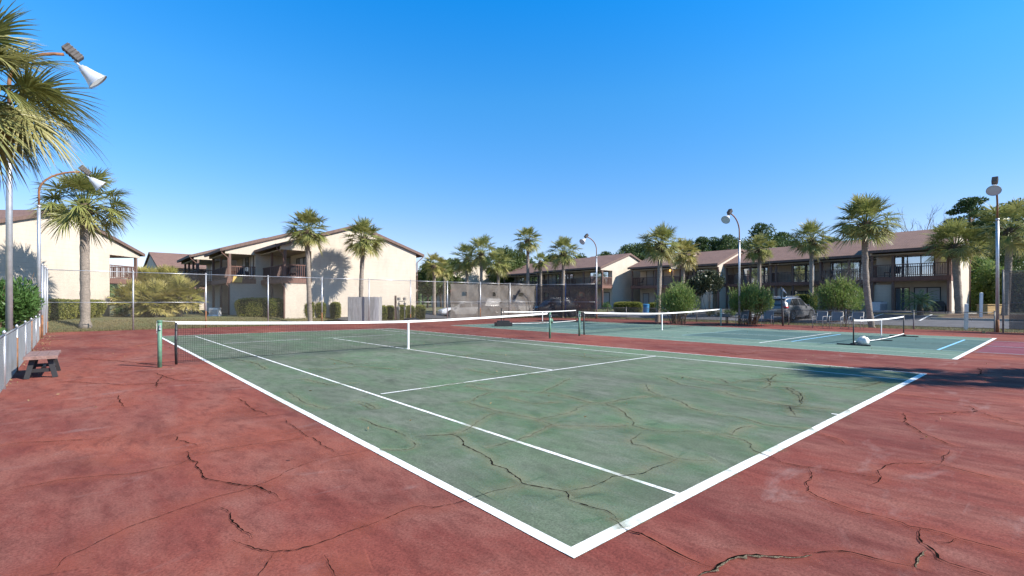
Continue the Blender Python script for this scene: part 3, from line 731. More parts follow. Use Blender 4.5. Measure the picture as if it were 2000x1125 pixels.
def pickle_net(A, B, label, heavy=False):
    A = Vector((*A, 0)); B = Vector((*B, 0)); L = (B - A).length; d = (B - A) / L
    root = empty('portable_net', A, math.atan2(d.y, d.x), label, 'portable net', 'portable pickleball nets')
    top = lambda s: .90 - .05 * math.sin(math.pi * s / L) ** .7
    bot = lambda s: .13 - .07 * math.sin(math.pi * s / L)
    K = 40
    b = MB(); vs = []
    for i in range(K + 1):
        s = L * i / K; vs += [(s, -.01, top(s) - .05), (s, 0, top(s)), (s, .01, top(s) - .05)]
    b.add(vs, [(3 * i + j, 3 * i + 3 + j, 3 * i + 4 + j, 3 * i + 1 + j) for i in range(K) for j in (0, 1)]); b.build('top_band', M['netwhite'], root)
    b = MB(); b.tube([(L * i / K, 0, bot(L * i / K)) for i in range(K + 1)], .018, 6); b.build('bottom_band', M['netwhite'], root, smooth=True)
    b = MB(); k = int(L / .05)
    for i in range(1, k):
        s = L * i / k; b.add([(s - .0012, 0, bot(s)), (s + .0012, 0, bot(s)), (s + .0012, 0, top(s) - .04), (s - .0012, 0, top(s) - .04)], [(0, 1, 2, 3)])
    for j in range(1, 15):
        vs = []
        for i in range(K + 1):
            s = L * i / K; z = bot(s) + (top(s) - bot(s)) * j / 15; vs += [(s, 0, z - .0012), (s, 0, z + .0012)]
        b.add(vs, [(2 * i, 2 * i + 2, 2 * i + 3, 2 * i + 1) for i in range(K)])
    b.build('net_mesh', M['netcord'], root)
    for s in (0, L):
        b = MB(); b.tube([(s, 0, .02), (s, 0, .95)], .022, 8); b.build('upright', M['black'], root, smooth=True)
        b = MB(); b.box(s - .04, s + .04, -.5, .5, .0, .045); b.box(s - .07, s + .07, -.08, .08, .02, .08); b.build('foot', M['black'], root, bevel=.008)
    b = MB(); s = L / 2; b.box(s - .022, s + .022, -.012, .012, .12, top(s)); b.build('centre_strap', M['netwhite'], root)
    b = MB(); b.box(s - .03, s + .03, -.35, .35, .0, .035); b.tube([(s, 0, .02), (s, 0, .2)], .02, 8); b.build('foot', M['black'], root)
    b = MB(); b.tube([(0, 0, .08), (L * .25, 0, .06), (L * .5, 0, .09), (L * .75, 0, .06), (L, 0, .08)], .014, 6); b.build('base_bar', M['black'], root, smooth=True)
    return root
pickle_net(atg(1667, 674.5), atg(1765, 657.5), 'low portable net with white bands on the right part of the far court')
pickle_net(atg(984, 636), atg(1125, 629.5), 'low portable net with a black ballast base far behind the near net')
b = MB(); x0, y0 = atg(983, 637)
b.box(-.5, .5, -.35, .35, .0, .22); b.box(-.36, .36, -.24, .24, .22, .33); b.tube([(-.12, 0, .3), (-.12, 0, 1.05)], .035, 8); b.tube([(-.12, 0, 1.05), (-.12, 0, 1.1)], .05, 8)
o = b.build('ballast_base', M['black'], bevel=.05); o.location = (x0, y0, .012); o.rotation_euler = (0, 0, -.5); tag(o, 'black plastic ballast base with a short stub pole standing on the far court', 'base')

# ------------------------------------------------------------------ lamps
def lamp(px, d, H, label, arm=1.25, thick=.06, shade_down=R(38), z0=None, dirx=1):
    x, y = at(px, d); z = gz(x, y) if z0 is None else z0
    root = empty('court_lamp', (x, y, z), 0 if dirx > 0 else math.pi, label, 'lamp post', 'arched court lamps')
    b = MB(); b.tube([(0, 0, -.1), (0, 0, H * .5), (0, 0, H - 1.9)], [thick * 1.1, thick, thick * .92], 14); b.tube([(0, 0, H - 1.95), (0, 0, H - 1.85)], thick * 1.15, 14)
    b.build('pole', M['galv'], root, smooth=True)
    b = MB(); b.tube([(0, 0, -.1), (0, 0, .62)], thick * 1.1 + .003, 14); b.build('rust_base', M['rust'], root, smooth=True)
    b = MB(); pts = [(0, 0, H - 1.9), (0, 0, H - 1.3)]
    for i in range(1, 9):
        t = i / 8 * R(78); pts.append((arm * (1 - math.cos(t)) / (1 - math.cos(R(78))) , 0, H - 1.3 + (1.05) * math.sin(t)))
    b.tube(pts, thick * .62, 10); b.build('arm', M['rust'], root, smooth=True)
    tip = Vector(pts[-1])
    bb = MB(); Mx = Matrix.Translation(tip + Vector((.17, 0, .10))) @ Matrix.Rotation(R(40), 4, 'Y')
    bb.box(-.21, .21, -.10, .10, -.10, .10, Mx)
    for i in range(5): bb.box(-.18 + i * .08, -.155 + i * .08, -.112, .112, -.112, .112, Mx)
    bb.build('ballast_box', M['lampdark'], root, bevel=.012)
    # shade: bell opening down and outward
    ax = Vector((math.cos(shade_down), 0, -math.sin(shade_down))).normalized()
    a0 = tip + Vector((.20, 0, -.10)); sh = MB()
    pr = [(0, .028), (.16, .028), (.165, .07), (.22, .085), (.225, .105), (.30, .125), (.42, .165), (.58, .235), (.63, .262), (.635, .272), (.645, .272)]
    sh.tube([a0 + ax * t for t, r_ in pr], [r_ for t, r_ in pr], 24, cap=False)
    sh.tube([a0 + ax * t for t, r_ in ((.645, 0), (.60, 0), (.42, 0), (.25, 0))], [.265, .245, .155, .05], 24, cap=False)
    so_ = sh.build('lamp_shade', M['lampwhite'], root, smooth=True)
    ln = MB(); ln.tube([a0 + ax * .61, a0 + ax * .625], [.25, .25], 24); ln.build('lens', M['lens'], so_, smooth=False)
    return root
lamp(18, 12.0, 8.30, 'nearest lamp pole at the left edge with its shade high against the sky', 1.0, .062, R(42))
lamp(76, 19.8, 7.35, 'second lamp pole on the left with rusty arched arm in front of a palm', 1.25, .06, R(40))
LD = (31.75, 25.3)
dD = 42.6
lamp(1165, dD, 7.35, 'lamp pole at the end of the dark windscreen beyond the far net', 1.2, .062, R(35), 0, -1)
lamp(1444, 31.4, 7.35, 'lamp pole standing behind the patio chairs at the low fence', 1.2, .062, R(35), 0, -1)
lamp(1948, 24.0, 7.5, 'lamp pole at the right edge where the tall screened fence begins', 1.1, .066, R(35), 0, -1)

# ------------------------------------------------------------------ townhouses
def win(root, u0, u1, z0, z1, v, n=2, blind=0, name='window', side=-1):
    """window standing proud of a wall at v, facing the low-v side"""
    b = MB(); t = .07; y0, y1 = v - .05, v + .02
    b.box(u0, u1, y0, y1, z1 - t, z1); b.box(u0, u1, y0, y1, z0, z0 + t)
    for i in range(n + 1):
        c = u0 + (u1 - u0) * i / n; a = min(max(c - t / 2, u0), u1 - t); b.box(a, a + t, y0 + .004, y1 - .004, z0 + t, z1 - t)
    o = b.build(name, M['black'] if name == 'window' else M['brown'], root)
    for i in range(n):
        c = MB(); a = u0 + (u1 - u0) * i / n + .03; e = u0 + (u1 - u0) * (i + 1) / n - .03
        c.box(a, e, v - .03, v + .0, z0 + t * .8, z1 - t * .8)
        c.build('pane', M['blind'] if (blind >> i) & 1 else M['glass'], o)
    return o
def house(X0, Yf, L, zb, label, endlow=(0, 0), posts=(0, 1), wins=(), rail=True, he=None, hr=None, W_=11.7, rz=-math.pi / 2, loc=None, solidrail=False, bal=2.3, group='two-storey townhouses round the courts', extra=None, endup=(0, 0), vents=()):
    root = empty('townhouse', loc if loc else (X0, Yf, zb), rz, label, 'house', group)
    he = (5.65 - zb) if he is None else he; hr = (7.6 - zb) if hr is None else hr; h2 = W_ / 2; sof = he - .36
    sl = (hr - he) / h2
    rz_ = lambda v: he + sl * v if v <= h2 else he + sl * (W_ - v)
    b = MB()
    for e, u in ((0, 0), (1, L)):
        ua, ub = (0.0, .16) if e == 0 else (L - .16, L)
        lowv = .45 if endlow[e] else bal
        upv = .45 if endup[e] else bal
        b.prism([(lowv, -.9), (W_ - .5, -.9), (W_ - .5, sof), (W_ - .5, rz_(W_ - .5) - .06), (h2, hr - .06), (.12, rz_(.12) - .06), (.12, sof), (upv, sof), (upv, 2.62), (lowv, 2.62)], 0, ua, ub)
    b.box(.16, L - .16, bal, bal + .14, -.9, he + .3); b.box(.16, L - .16, W_ - .64, W_ - .5, -.9, he)
    b.box(.16, L - .16, .2, bal, sof, sof + .05)
    b.build('wall', M['cream'], root)
    b = MB()
    for sgn in (0, 1):
        v0, v1 = (-.12, h2) if sgn == 0 else (W_ + .12, h2)
        z0 = he - .12 * sl
        vs = [(-.14, v0, z0), (L + .14, v0, z0), (L + .14, v1, hr), (-.14, v1, hr), (-.14, v0, z0 + .07), (L + .14, v0, z0 + .07), (L + .14, v1, hr + .07), (-.14, v1, hr + .07)]
        b.add(vs, [(0, 1, 2, 3), (4, 5, 6, 7), (0, 1, 5, 4), (3, 2, 6, 7), (0, 3, 7, 4), (1, 2, 6, 5)])
    b.build('roof', M['roof'], root)
    b = MB()
    b.box(-.15, L + .15, -.24, -.125, he - .20, he + .01); b.box(-.15, L + .15, W_ + .125, W_ + .24, he - .20, he + .01)
    for u0, u1 in ((-.185, -.145), (L + .145, L + .185)):
        b.prism([(-.14, he - .2), (h2, hr - .16), (W_ + .14, he - .2), (W_ + .14, he + .02), (h2, hr + .08), (-.14, he + .02)], 0, u0, u1)
    b.build('fascia', M['brown'], root)
    b = MB(); b.box(.0, L, .30, .36, 2.5, 2.88); b.box(.02, L - .02, .36, bal, 2.66, 2.84); b.box(-.02, L + .02, .26, .295, 2.56, 2.84)
    for u0, u1 in ((-.045, -.002), (L + .002, L + .045)): b.box(u0, u1, .3, bal, 2.5, 2.88)
    b.build('balcony_deck', M['brown2'], root)
    for p_ in posts:
        u = L * p_; u = min(max(u, .09), L - .09)
        b = MB(); b.box(u - .085, u + .085, .365, .535, -.8, 2.5); b.box(u - .085, u + .085, .37, .53, 2.88, sof); b.build('post', M['brown'], root)
    if rail:
        b = MB(); b.box(.1, L - .1, .40, .48, 3.82, 3.88); b.box(.1, L - .1, .41, .46, 2.96, 3.01)
        k = int(L / .14)
        for i in range(k): c = .15 + (L - .3) * i / (k - 1); b.box(c - .018, c + .018, .425, .462, 3.01, 3.82)
        b.build('railing', M['brown'], root)
    for e, u in ((0, .06), (1, L - .06)):
        if endup[e]: continue
        b = MB(); b.box(u - .04, u + .04, .54, bal - .02, 3.82, 3.88); b.box(u - .03, u + .03, .54, bal - .02, 2.95, 3.0)
        if solidrail and e == 0: b.box(u - .02, u + .02, .54, bal - .02, 3.0, 3.82)
        else:
            k = int((bal - .5) / .13)
            for i in range(k): c = .6 + (bal - .7) * i / (k - 1); b.box(u - .018, u + .018, c - .018, c + .018, 3.0, 3.82)
        b.build('railing', M['brown2'], root)
    for wd in wins: win(root, *wd)
    # downpipe and gutter corner
    b = MB(); b.tube([(L + .06, -.18, he - .15), (L + .06, -.1, he - .35), (L + .06, .3, sof - .35), (L + .06, .3, 2.9), (L + .06, .2, 2.4), (L + .06, .34, 2.2), (L + .06, .34, -.5)], .04, 8)
    b.build('downpipe', M['brown2'], root, smooth=True)
    b = MB(); b.tube([(L + .06, W_ + .18, he - .1), (L + .06, W_ + .1, he - .3), (L + .06, W_ - .44, he - .75), (L + .06, W_ - .44, -.5)], .045, 8)
    b.build('downpipe', M['brown2'], root, smooth=True)
    return root
def wu(px, X0, Yf, v=2.3): return Yf - x_on(px, X=X0 + v)[1]
def W4(X0, Yf, p0, p1, z0, z1, n, blind=0, name='window', v=2.3):
    return (wu(p0, X0, Yf, v), wu(p1, X0, Yf, v), z0, z1, v, n, blind, name)
# --- right hand row, nearest first
X, Y = 46.0, 8.7
h1 = house(X, Y, 4.9, .62, 'nearest townhouse of the right row, its big blue-sky window above a potted palm', endlow=(0, 1), posts=(0, .30, 1),
      wins=[W4(X, Y, 1747, 1826, 2.9, 4.75, 3), W4(X, Y, 1748, 1777, 0, 2.05, 1, 0, 'door'), W4(X, Y, 1785, 1838, .05, 2.05, 2, 3)])
def diag(root, u0, u1, z0, z1, v):
    b = MB(); b.box(u0, u1, v, v + .06, z0, z1); k = int((u1 - u0 + z1 - z0) / .16)
    for i in range(k):
        c = u0 - (z1 - z0) + i * .16; a = (c, z0); e = (c + (z1 - z0), z1)
        if a[0] < u0: a = (u0, z0 + (u0 - c))
        if e[0] > u1: e = (u1, z1 - (c + (z1 - z0) - u1))
        if e[0] - a[0] > .05: b.bar((a[0], v - .008, a[1]), (e[0], v - .008, e[1]), .035, .012, up=(0, 1, 0))
    return b.build('diagonal_screen_wall', M['cream'], root)
diag(h1, .22, 1.35, -.2, 2.25, .62)
X, Y = 49.6, 13.5
h2_ = house(X, Y, 4.8, .6, 'townhouse behind the bare crepe myrtle between the nearest house and the brown-railed one', posts=(0, .5, 1),
      wins=[W4(X, Y, 1622, 1690, 2.9, 4.7, 3), W4(X, Y, 1640, 1680, 0, 2.05, 2)])
X, Y = 50.6, 18.3
h3 = house(X, Y, 4.8, .6, 'shaded townhouse right above the parked grey car', posts=(0, .12, .45, 1),
      wins=[W4(X, Y, 1546, 1592, 2.9, 4.75, 3), W4(X, Y, 1545, 1590, 0, 2.0, 2), W4(X, Y, 1512, 1528, 0, 2.0, 1, 0, 'door')])
diag(h3, .15, 1.2, -.2, 2.25, .62)
X, Y = 51.0, 23.1
h4 = house(X, Y, 4.8, .6, 'shaded townhouse behind the round oleander and fourth lamp', posts=(0, .55, 1), endlow=(1, 0),
      wins=[W4(X, Y, 1452, 1500, 2.9, 4.7, 3, 0), W4(X, Y, 1460, 1490, 0, 2.0, 2)])
X, Y = 49.3, 27.8
h5 = house(X, Y, 4.7, .6, 'townhouse half hidden by the dark magnolia, with a bright gable strip', posts=(0, .4, 1), endup=(0, 1), endlow=(0, 1),
      wins=[W4(X, Y, 1322, 1345, 2.9, 4.9, 1, 0, 'door'), W4(X, Y, 1352, 1385, 2.9, 4.7, 2)])
diag(h5, 2.6, 3.9, -.2, 2.2, .62)
X, Y = 47.8, 33.4
h6 = house(X, Y, 5.6, .55, 'townhouse with a porch lamp, corner balcony and hedge at its foot', posts=(0, .6, 1),
      wins=[W4(X, Y, 1263, 1277, 2.9, 4.85, 1, 1, 'window'), W4(X, Y, 1281, 1296, 2.9, 4.85, 1, 1), W4(X, Y, 1256, 1268, 0, 2.0, 1, 1, 'door')])
b = MB(); b.tube([(4.3, 2.22, 4.72), (4.3, 2.05, 4.68), (4.3, 2.05, 4.55)], [.03, .09, .07], 10); b.build('porch_lamp', M['amber'], h6)
X, Y = 43.9, 40.8
h7 = house(X, Y, 6.0, .6, 'townhouse whose sunlit gable carries a pointed shadow', posts=(0, .5, 1),
      wins=[W4(X, Y, 1153, 1176, 2.9, 4.8, 3), W4(X, Y, 1178, 1189, 2.9, 4.8, 1), W4(X, Y, 1176, 1191, 0, 2.05, 1, 1)])
house(44.6, 46.8, 6.0, .6, 'shaded townhouse behind the fan palms right of centre', posts=(0, .35, .7, 1), wins=[(1, 2.6, 2.9, 4.8, 2.3, 2, 1), (3.4, 5, 2.9, 4.8, 2.3, 2, 0)])
house(46.2, 56.0, 9.0, .6, 'far townhouse with a white gable wedge behind the tall central palm', posts=(0, .3, .6, 1), wins=[(1, 2.6, 2.9, 4.8, 2.3, 2, 1), (4, 6, 2.9, 4.8, 2.3, 2, 0)])
house(48.6, 62.2, 6.0, .6, 'farthest right-hand townhouse, its red-brown roof seen beside the dense palm clump', posts=(0, 1), wins=[(1, 2.6, 2.9, 4.8, 2.3, 2, 0)])
house(41.0, 72.0, 9.0, .6, 'distant townhouse whose white gable shows left of the dense palm clump', posts=(0, .5, 1), wins=[(1, 2.6, 2.9, 4.8, 2.3, 2, 0)], he=5.2, hr=7.3)
# --- left hand row (balconies on the left, broad sunlit gables)
g1 = house(8.0, 42.2, 6.85, .36, 'large beige gabled house behind the clipped bushes, two palms before it', endlow=(0, 1), posts=(0, .5, 1), solidrail=True,
      wins=[(3.4, 5.9, 2.95, 4.6, 2.3, 3, 2), (.6, 1.8, 2.9, 4.9, 2.3, 1, 0, 'door')])
g2 = house(5.6, 48.2, 6.9, .45, 'second gabled house stepping out behind the large one, lit balcony rail', endlow=(0, 1), posts=(0, .5, 1), solidrail=True,
      wins=[(2.4, 4.6, 2.9, 4.9, 2.3, 2, 1), (5.2, 6.2, 2.9, 4.9, 2.3, 1, 1)])
house(4.6, 57.2, 8.0, .5, 'third house of the left row with its balconies in deep shade', posts=(0, .33, .66, 1), solidrail=True, wins=[(2.4, 4.6, 2.9, 4.9, 2.3, 2, 1)])
_e = C2W(-41, 56); house(0, 0, 9.5, .5, 'far brown-roofed house seen above the low fan palms', rz=0.05, loc=(_e[0], _e[1], .5), posts=(0, .5, 1), wins=[(1, 3, 2.9, 4.9, 2.3, 2, 1), (5, 7, 2.9, 4.9, 2.3, 2, 2)])
_e = C2W(-34.6, 50.5); house(0, 0, 6.0, .5, 'far brown-roofed house with its ridge end left of the second gabled house', rz=0.05, loc=(_e[0] + 2, _e[1] + 8.5, .5), posts=(0, 1), wins=[(1, 3, 2.9, 4.9, 2.3, 2, 1)])
# --- far left house: gable faces right
E0 = Vector(C2W(-29.4, 38.3)); E1 = Vector(C2W(-28.9, 24.9))
dv = (E1 - E0); Wd = dv.length; dv /= Wd; du = Vector((-dv.y, dv.x)) * -1      # u = ridge direction, v = from far eave toward camera
if Vector(C2W(1, 0)).xy[0] is None: pass
rgt = Vector(C2W(1, 0)) - Vector(C2W(0, 0))
Lh = 14.0
# local x must run toward the gable (camera right), local y = v
ux = rgt
O_ = E0 - ux * Lh
ang = math.atan2(ux.y, ux.x)
# v direction is toward the camera = local -y, so the balcony side (far eave) is v=0 when the plan is turned round
O2 = E0.copy(); ang2 = ang + math.pi
g0 = house(0, 0, Lh, .35, 'pale house at the left edge with a broad sunlit gable above clipped hedges', rz=ang2, loc=(O2[0], O2[1], .35), he=4.95, hr=7.1, W_=Wd, bal=3.0,
      posts=(0, .4, .8), endlow=(0, 0), wins=[(3, 5, 2.9, 4.5, 3.0, 2, 0)])

# ------------------------------------------------------------------ plants
def unit(v): return v / (np.linalg.norm(v, axis=-1, keepdims=True) + 1e-9)
def leaf_quads(c, d, L, wd, rs, fold=0):
    """diamond leaves: centre c, direction d (N,3), length L, width wd (N,)"""
    n = len(c); r = rs.normal(size=(n, 3)); s = unit(np.cross(d, r)) * (wd[:, None] / 2); h = d * (L[:, None] / 2)
    V = np.stack([c - h, c + s - h * .1, c + h, c - s - h * .1], 1); return V.reshape(-1, 3)
def palm(px, d, ztop, Rc, label, seed, base=None, lean=(0, 0), nf=48, nl=30, r0=.17, r1=.15, mat_='palm', low=-50, droop=.6, wl=.05, curve=0, boots=True, z0=None, group='cabbage palms', segs=3, az_skip=None, xy=None, name='palm_tree', pf=.50, lf=.34, lc=.12, sp_=2.25):
    rs = np.random.RandomState(seed); x, y = xy if xy else at(px, d); z = gz(x, y) if z0 is None else z0
    ztop += .021 * d; H = ztop - z; root = empty(name, (x, y, z), 0, label, 'palm tree', group)
    # lean given as offset (in camera-right metres) of the base relative to the crown
    rg = np.array([CY, -SY, 0.0]); bx = rg * lean[0]
    crown = np.array([0, 0, H]); P = []; n = max(7, int(H * 4)); rad = []
    for i in range(n + 1):
        t = i / n; c = bx * (1 - t) ** 1.3 + rg * curve * math.sin(math.pi * t); c = c + np.array([0, 0, -.15 + (H + .15) * t]); P.append(c)
        rad.append((r0 * 1.25 if t < .04 else r0 + (r1 - r0) * t) * (1 + .05 * math.sin(i * 1.9 + seed) + rs.uniform(-.035, .035)))
    b = MB(); b.tube(P, rad, 12); b.build('trunk', M['trunk'], root, smooth=True)
    if boots:   # cut leaf bases under the crown
        b = MB(); hb = min(.75, H * .3) * (Rc / 1.8); b.tube([crown - [0, 0, hb], crown - [0, 0, hb * .6], crown - [0, 0, hb * .15], crown + [0, 0, .15]], [r1 * 1.05, r1 * 1.7, r1 * 1.9, r1 * 1.1], 12)
        for i in range(46):
            a = i * 2.4; t = i / 46; zz = H - hb * (1 - t * .95); rr_ = r1 * (1.2 + .5 * math.sin(math.pi * min(1, t + .3)))
            a0 = Vector((math.cos(a) * rr_ * .8, math.sin(a) * rr_ * .8, zz)); l_ = rs.uniform(.18, .36) * Rc / 1.8
            a1 = a0 + Vector((math.cos(a + rs.uniform(-.4, .4)) * l_, math.sin(a) * l_, l_ * rs.uniform(.1, 1.1))); b.bar(a0, a1, .05 * Rc / 1.8, .025)
        b.build('boots', M['boot'], root)
    V = []; tone = []; pet = MB()
    for i in range(nf):
        az = i * 2.39996 + rs.uniform(-.3, .3); q = (i + .5) / nf
        el = R(86 - (86 - low) * q ** .92) + rs.uniform(-.15, .15)
        if az_skip and az_skip(az, el): continue
        age = q; s = Rc * .97 * rs.uniform(.86, 1.1) * (1 if el > 0 else .92)
        Lp = s * pf; hd = np.array([math.cos(az), math.sin(az), 0]); up = np.array([0, 0, 1.0])
        # petiole arcs down
        pts = [crown + hd * r1 * .6 + up * (.05 - .2 * q)]; e = el
        for k in range(6):
            pts.append(pts[-1] + (hd * math.cos(e) + up * math.sin(e)) * Lp / 6); e -= .05 * droop * math.cos(e)
        pet.tube([tuple(p) for p in pts], [.022 * s / 1.8 + .004] * 3 + [.014 * s / 1.8 + .003] * 4, 4, cap=False)
        # costa
        cs = [pts[-1]]; Lc = s * lc
        for k in range(4):
            cs.append(cs[-1] + (hd * math.cos(e) + up * math.sin(e)) * Lc / 4); e -= .16 * droop
        C = hd * math.cos(e + .25) + up * math.sin(e + .25); S = np.cross(C, up); S /= np.linalg.norm(S) + 1e-9
        roll = rs.uniform(-.5, .5); Nn = np.cross(S, C); S2 = S * math.cos(roll) + Nn * math.sin(roll); Nn = np.cross(S2, C)
        tn = max(0, rs.normal(.12, .18)) + (.35 if q > .82 else 0) * rs.uniform(0, 1.3)
        m = nl; tt = np.linspace(-1, 1, m) + rs.uniform(-.02, .02, m)
        ang_ = tt * sp_; bi = (1 - np.abs(tt)) ** .8 * 4; cs_ = np.array(cs); lo = np.clip(bi.astype(int), 0, 3); fr = (bi - lo)[:, None]
        B = cs_[lo] * (1 - fr) + cs_[lo + 1] * fr
        D = unit(np.cos(ang_)[:, None] * C + np.sin(ang_)[:, None] * S2 + Nn * (.28 * np.abs(np.sin(ang_)))[:, None] + rs.normal(0, .05, (m, 3)))
        Ll = s * (lf + .08 * np.cos(ang_ * .6)) * rs.uniform(.85, 1.08, m)
        dr = droop * rs.uniform(.2, .6, m) * (1.25 if q > .5 else .8)
        sd_ = unit(np.cross(D, Nn) + Nn * rs.uniform(-.5, .5, (m, 1)))
        wds = [wl * .5, wl, wl * .75, wl * .1] if segs == 3 else [wl * .5, wl, wl * .95, wl * .7, wl * .42, wl * .06]
        ks = [k / segs for k in range(segs + 1)]; rows = []
        for k, wv in zip(ks, wds):
            c = B + D * (Ll * k)[:, None] - up * (dr * Ll * k ** 2.2)[:, None]
            rows.append((c + sd_ * wv / 2, c - sd_ * wv / 2))
        for k in range(segs):
            V.append(np.stack([rows[k][0], rows[k][1], rows[k + 1][1], rows[k + 1][0]], 1).reshape(-1, 3))
            tone.append(np.repeat(np.clip(tn + (.35 * ks[k + 1] ** 2) * rs.uniform(0, 1, m), 0, 1), 4))
    pet.build('leaf_stalks', M[mat_], root)
    npmesh('crown', np.concatenate(V), 4, M[mat_], root, colr=np.concatenate(tone))
    # a few hanging dry leaves
    V = []
    for i in range(int(nf * .12)):
        az = rs.uniform(0, 6.28); hd = np.array([math.cos(az), math.sin(az), 0]); st_ = crown + hd * r1 * 1.3 - [0, 0, .15 * Rc]; m = 14
        D = unit(hd * rs.uniform(.15, .5) + np.array([0, 0, -1.0]) + rs.normal(0, .3, (m, 3))); Ll = Rc * rs.uniform(.15, .33, m)
        V.append(leaf_quads(st_ + D * (Ll * .5)[:, None], D, Ll, np.full(m, wl * .7), rs))
    if V: npmesh('dry_leaves', np.concatenate(V), 4, M['dead'], root)
    return root
palm(-72, 8.3, 5.1, 1.75, 'cropped palm at the top left corner, its fronds overlapping the nearest lamp', 11, nf=46, nl=58, mat_='palmnear', wl=.034, segs=5, pf=.40, lf=.42, lc=.2, sp_=1.85, droop=.8, low=-40)
palm(165, 27.0, 6.3, 2.45, 'palm with a thick grey ringed trunk before the left edge house', 12, lean=(.05, 0), nf=48, nl=38, r0=.23, r1=.2, wl=.055, low=-38, droop=.7)
palm(600, 33.6, 5.75, 1.75, 'left one of the two palms before the beige gabled house, straight trunk', 13, lean=(.22, 0), nf=48, nl=32, r0=.16, r1=.15, wl=.055)
palm(710, 36.0, 5.45, 1.75, 'right one of the two palms before the beige gable, thin curved trunk', 14, lean=(-.2, 0), curve=-.08, nf=48, nl=32, r0=.16, r1=.15, wl=.055)
palm(1031, 48, 6.6, 1.62, 'slim tall palm near the centre rising above the sunlit windscreen', 15, nf=44, nl=28, wl=.055, z0=.1)
palm(1101, 46, 5.2, 1.85, 'bushy palm behind the dark windscreen left of the third lamp', 16, lean=(-.15, 0), nf=44, nl=28, wl=.055, z0=.0)
palm(1056, 54, 4.8, 1.3, 'small pale palm between the slim tall one and the bushy one', 17, nf=28, nl=26, wl=.055, z0=.2)
palm(1290, 35.5, 5.0, 1.72, 'leaning palm by the road between the far net and the oleander', 18, lean=(-.22, 0), nf=48, nl=30, r0=.17, r1=.15, wl=.05)
palm(1334, 44, 4.9, 1.7, 'yellowing palm behind the leaning one beside the magnolia', 19, nf=44, nl=28, wl=.055, mat_='palmlow')
palm(1483, 44, 5.4, 1.6, 'palm before the shaded balconies just right of the fourth lamp', 20, nf=44, nl=28, wl=.055)
palm(1585, 40, 5.8, 1.85, 'palm with a drooping side frond above the parked grey car', 21, nf=48, nl=30, wl=.05)
palm(1691, 28.4, 5.5, 1.95, 'tallest palm on the right, its trunk curving down behind the patio chairs', 22, lean=(.38, 0), curve=-.16, nf=50, nl=34, r0=.17, r1=.16, wl=.055, low=-35)
palm(1866, 35, 4.85, 2.2, 'leaning palm against the sunlit side wall of the nearest right house', 23, lean=(.3, 0), nf=50, nl=32, r0=.24, r1=.21, wl=.05, low=-30)
palm(1972, 32, 5.6, 2.3, 'palm at the right edge behind the tall lamp', 24, lean=(-.3, 0), nf=40, nl=32, wl=.05, r0=.2, r1=.17)
for i, (px, d, zt, rr_, lb_) in enumerate([(912, 52, 5.0, 2.0, 'leftmost of the crowded palms above the sunlit windscreen'), (940, 50, 5.5, 2.1, 'broadest palm in the crowded clump above the windscreen'), (973, 53, 4.6, 1.9, 'rightmost low palm of the crowded clump above the windscreen')]):
    palm(px, d, zt, rr_, lb_, 30 + i, nf=38, nl=28, wl=.06, z0=.2, low=-55)
palm(848, 47, 4.0, 1.5, 'small palm in the gap right of the beige gabled house', 35, nf=30, nl=26, wl=.055, mat_='palmlow', z0=.3)
palm(868, 60, 4.2, 1.6, 'small palm farther off in the gap left of the crowded clump', 36, nf=30, nl=26, wl=.06, z0=.3)
for i, (px, d, zt, rr_, lb_) in enumerate([(262, 35, .75, 1.7, 'leftmost low fan palm behind the left corner of the tall fence'), (306, 33.5, .75, 1.75, 'middle low fan palm of the yellowish clump'), (350, 34.5, 1.1, 1.75, 'rightmost low fan palm of the yellowish clump'),
        (328, 37, 1.9, 1.7, 'taller fan palm at the back of the yellowish clump'), (283, 39, 2.0, 1.7, 'back fan palm showing against the far brown roof')]):
    palm(px, d, zt, rr_, lb_, 40 + i, nf=70, nl=28, wl=.055, mat_='palmlow', low=-40, droop=.3, boots=False, r0=.2, r1=.2, group='low fan palms')
# the tree that throws the shadow over the right end of the near court
sp = Vector(atg(1800, 735)); hz_ = 6.6; off = Vector((sv.x, sv.y)) * (hz_ / sv.z)
palm(0, 0, hz_, 1.75, 'palm standing out of view on the right whose shadow crosses the court', 50, xy=(sp.x + off.x, sp.y + off.y), z0=0, nf=40, nl=26, wl=.06)
palm(0, 0, hz_ + .2, 1.75, 'second palm out of view on the right whose shadow reaches the right edge', 51, xy=(sp.x + off.x + 3.0, sp.y + off.y - 2.9), z0=0, nf=40, nl=26, wl=.06)

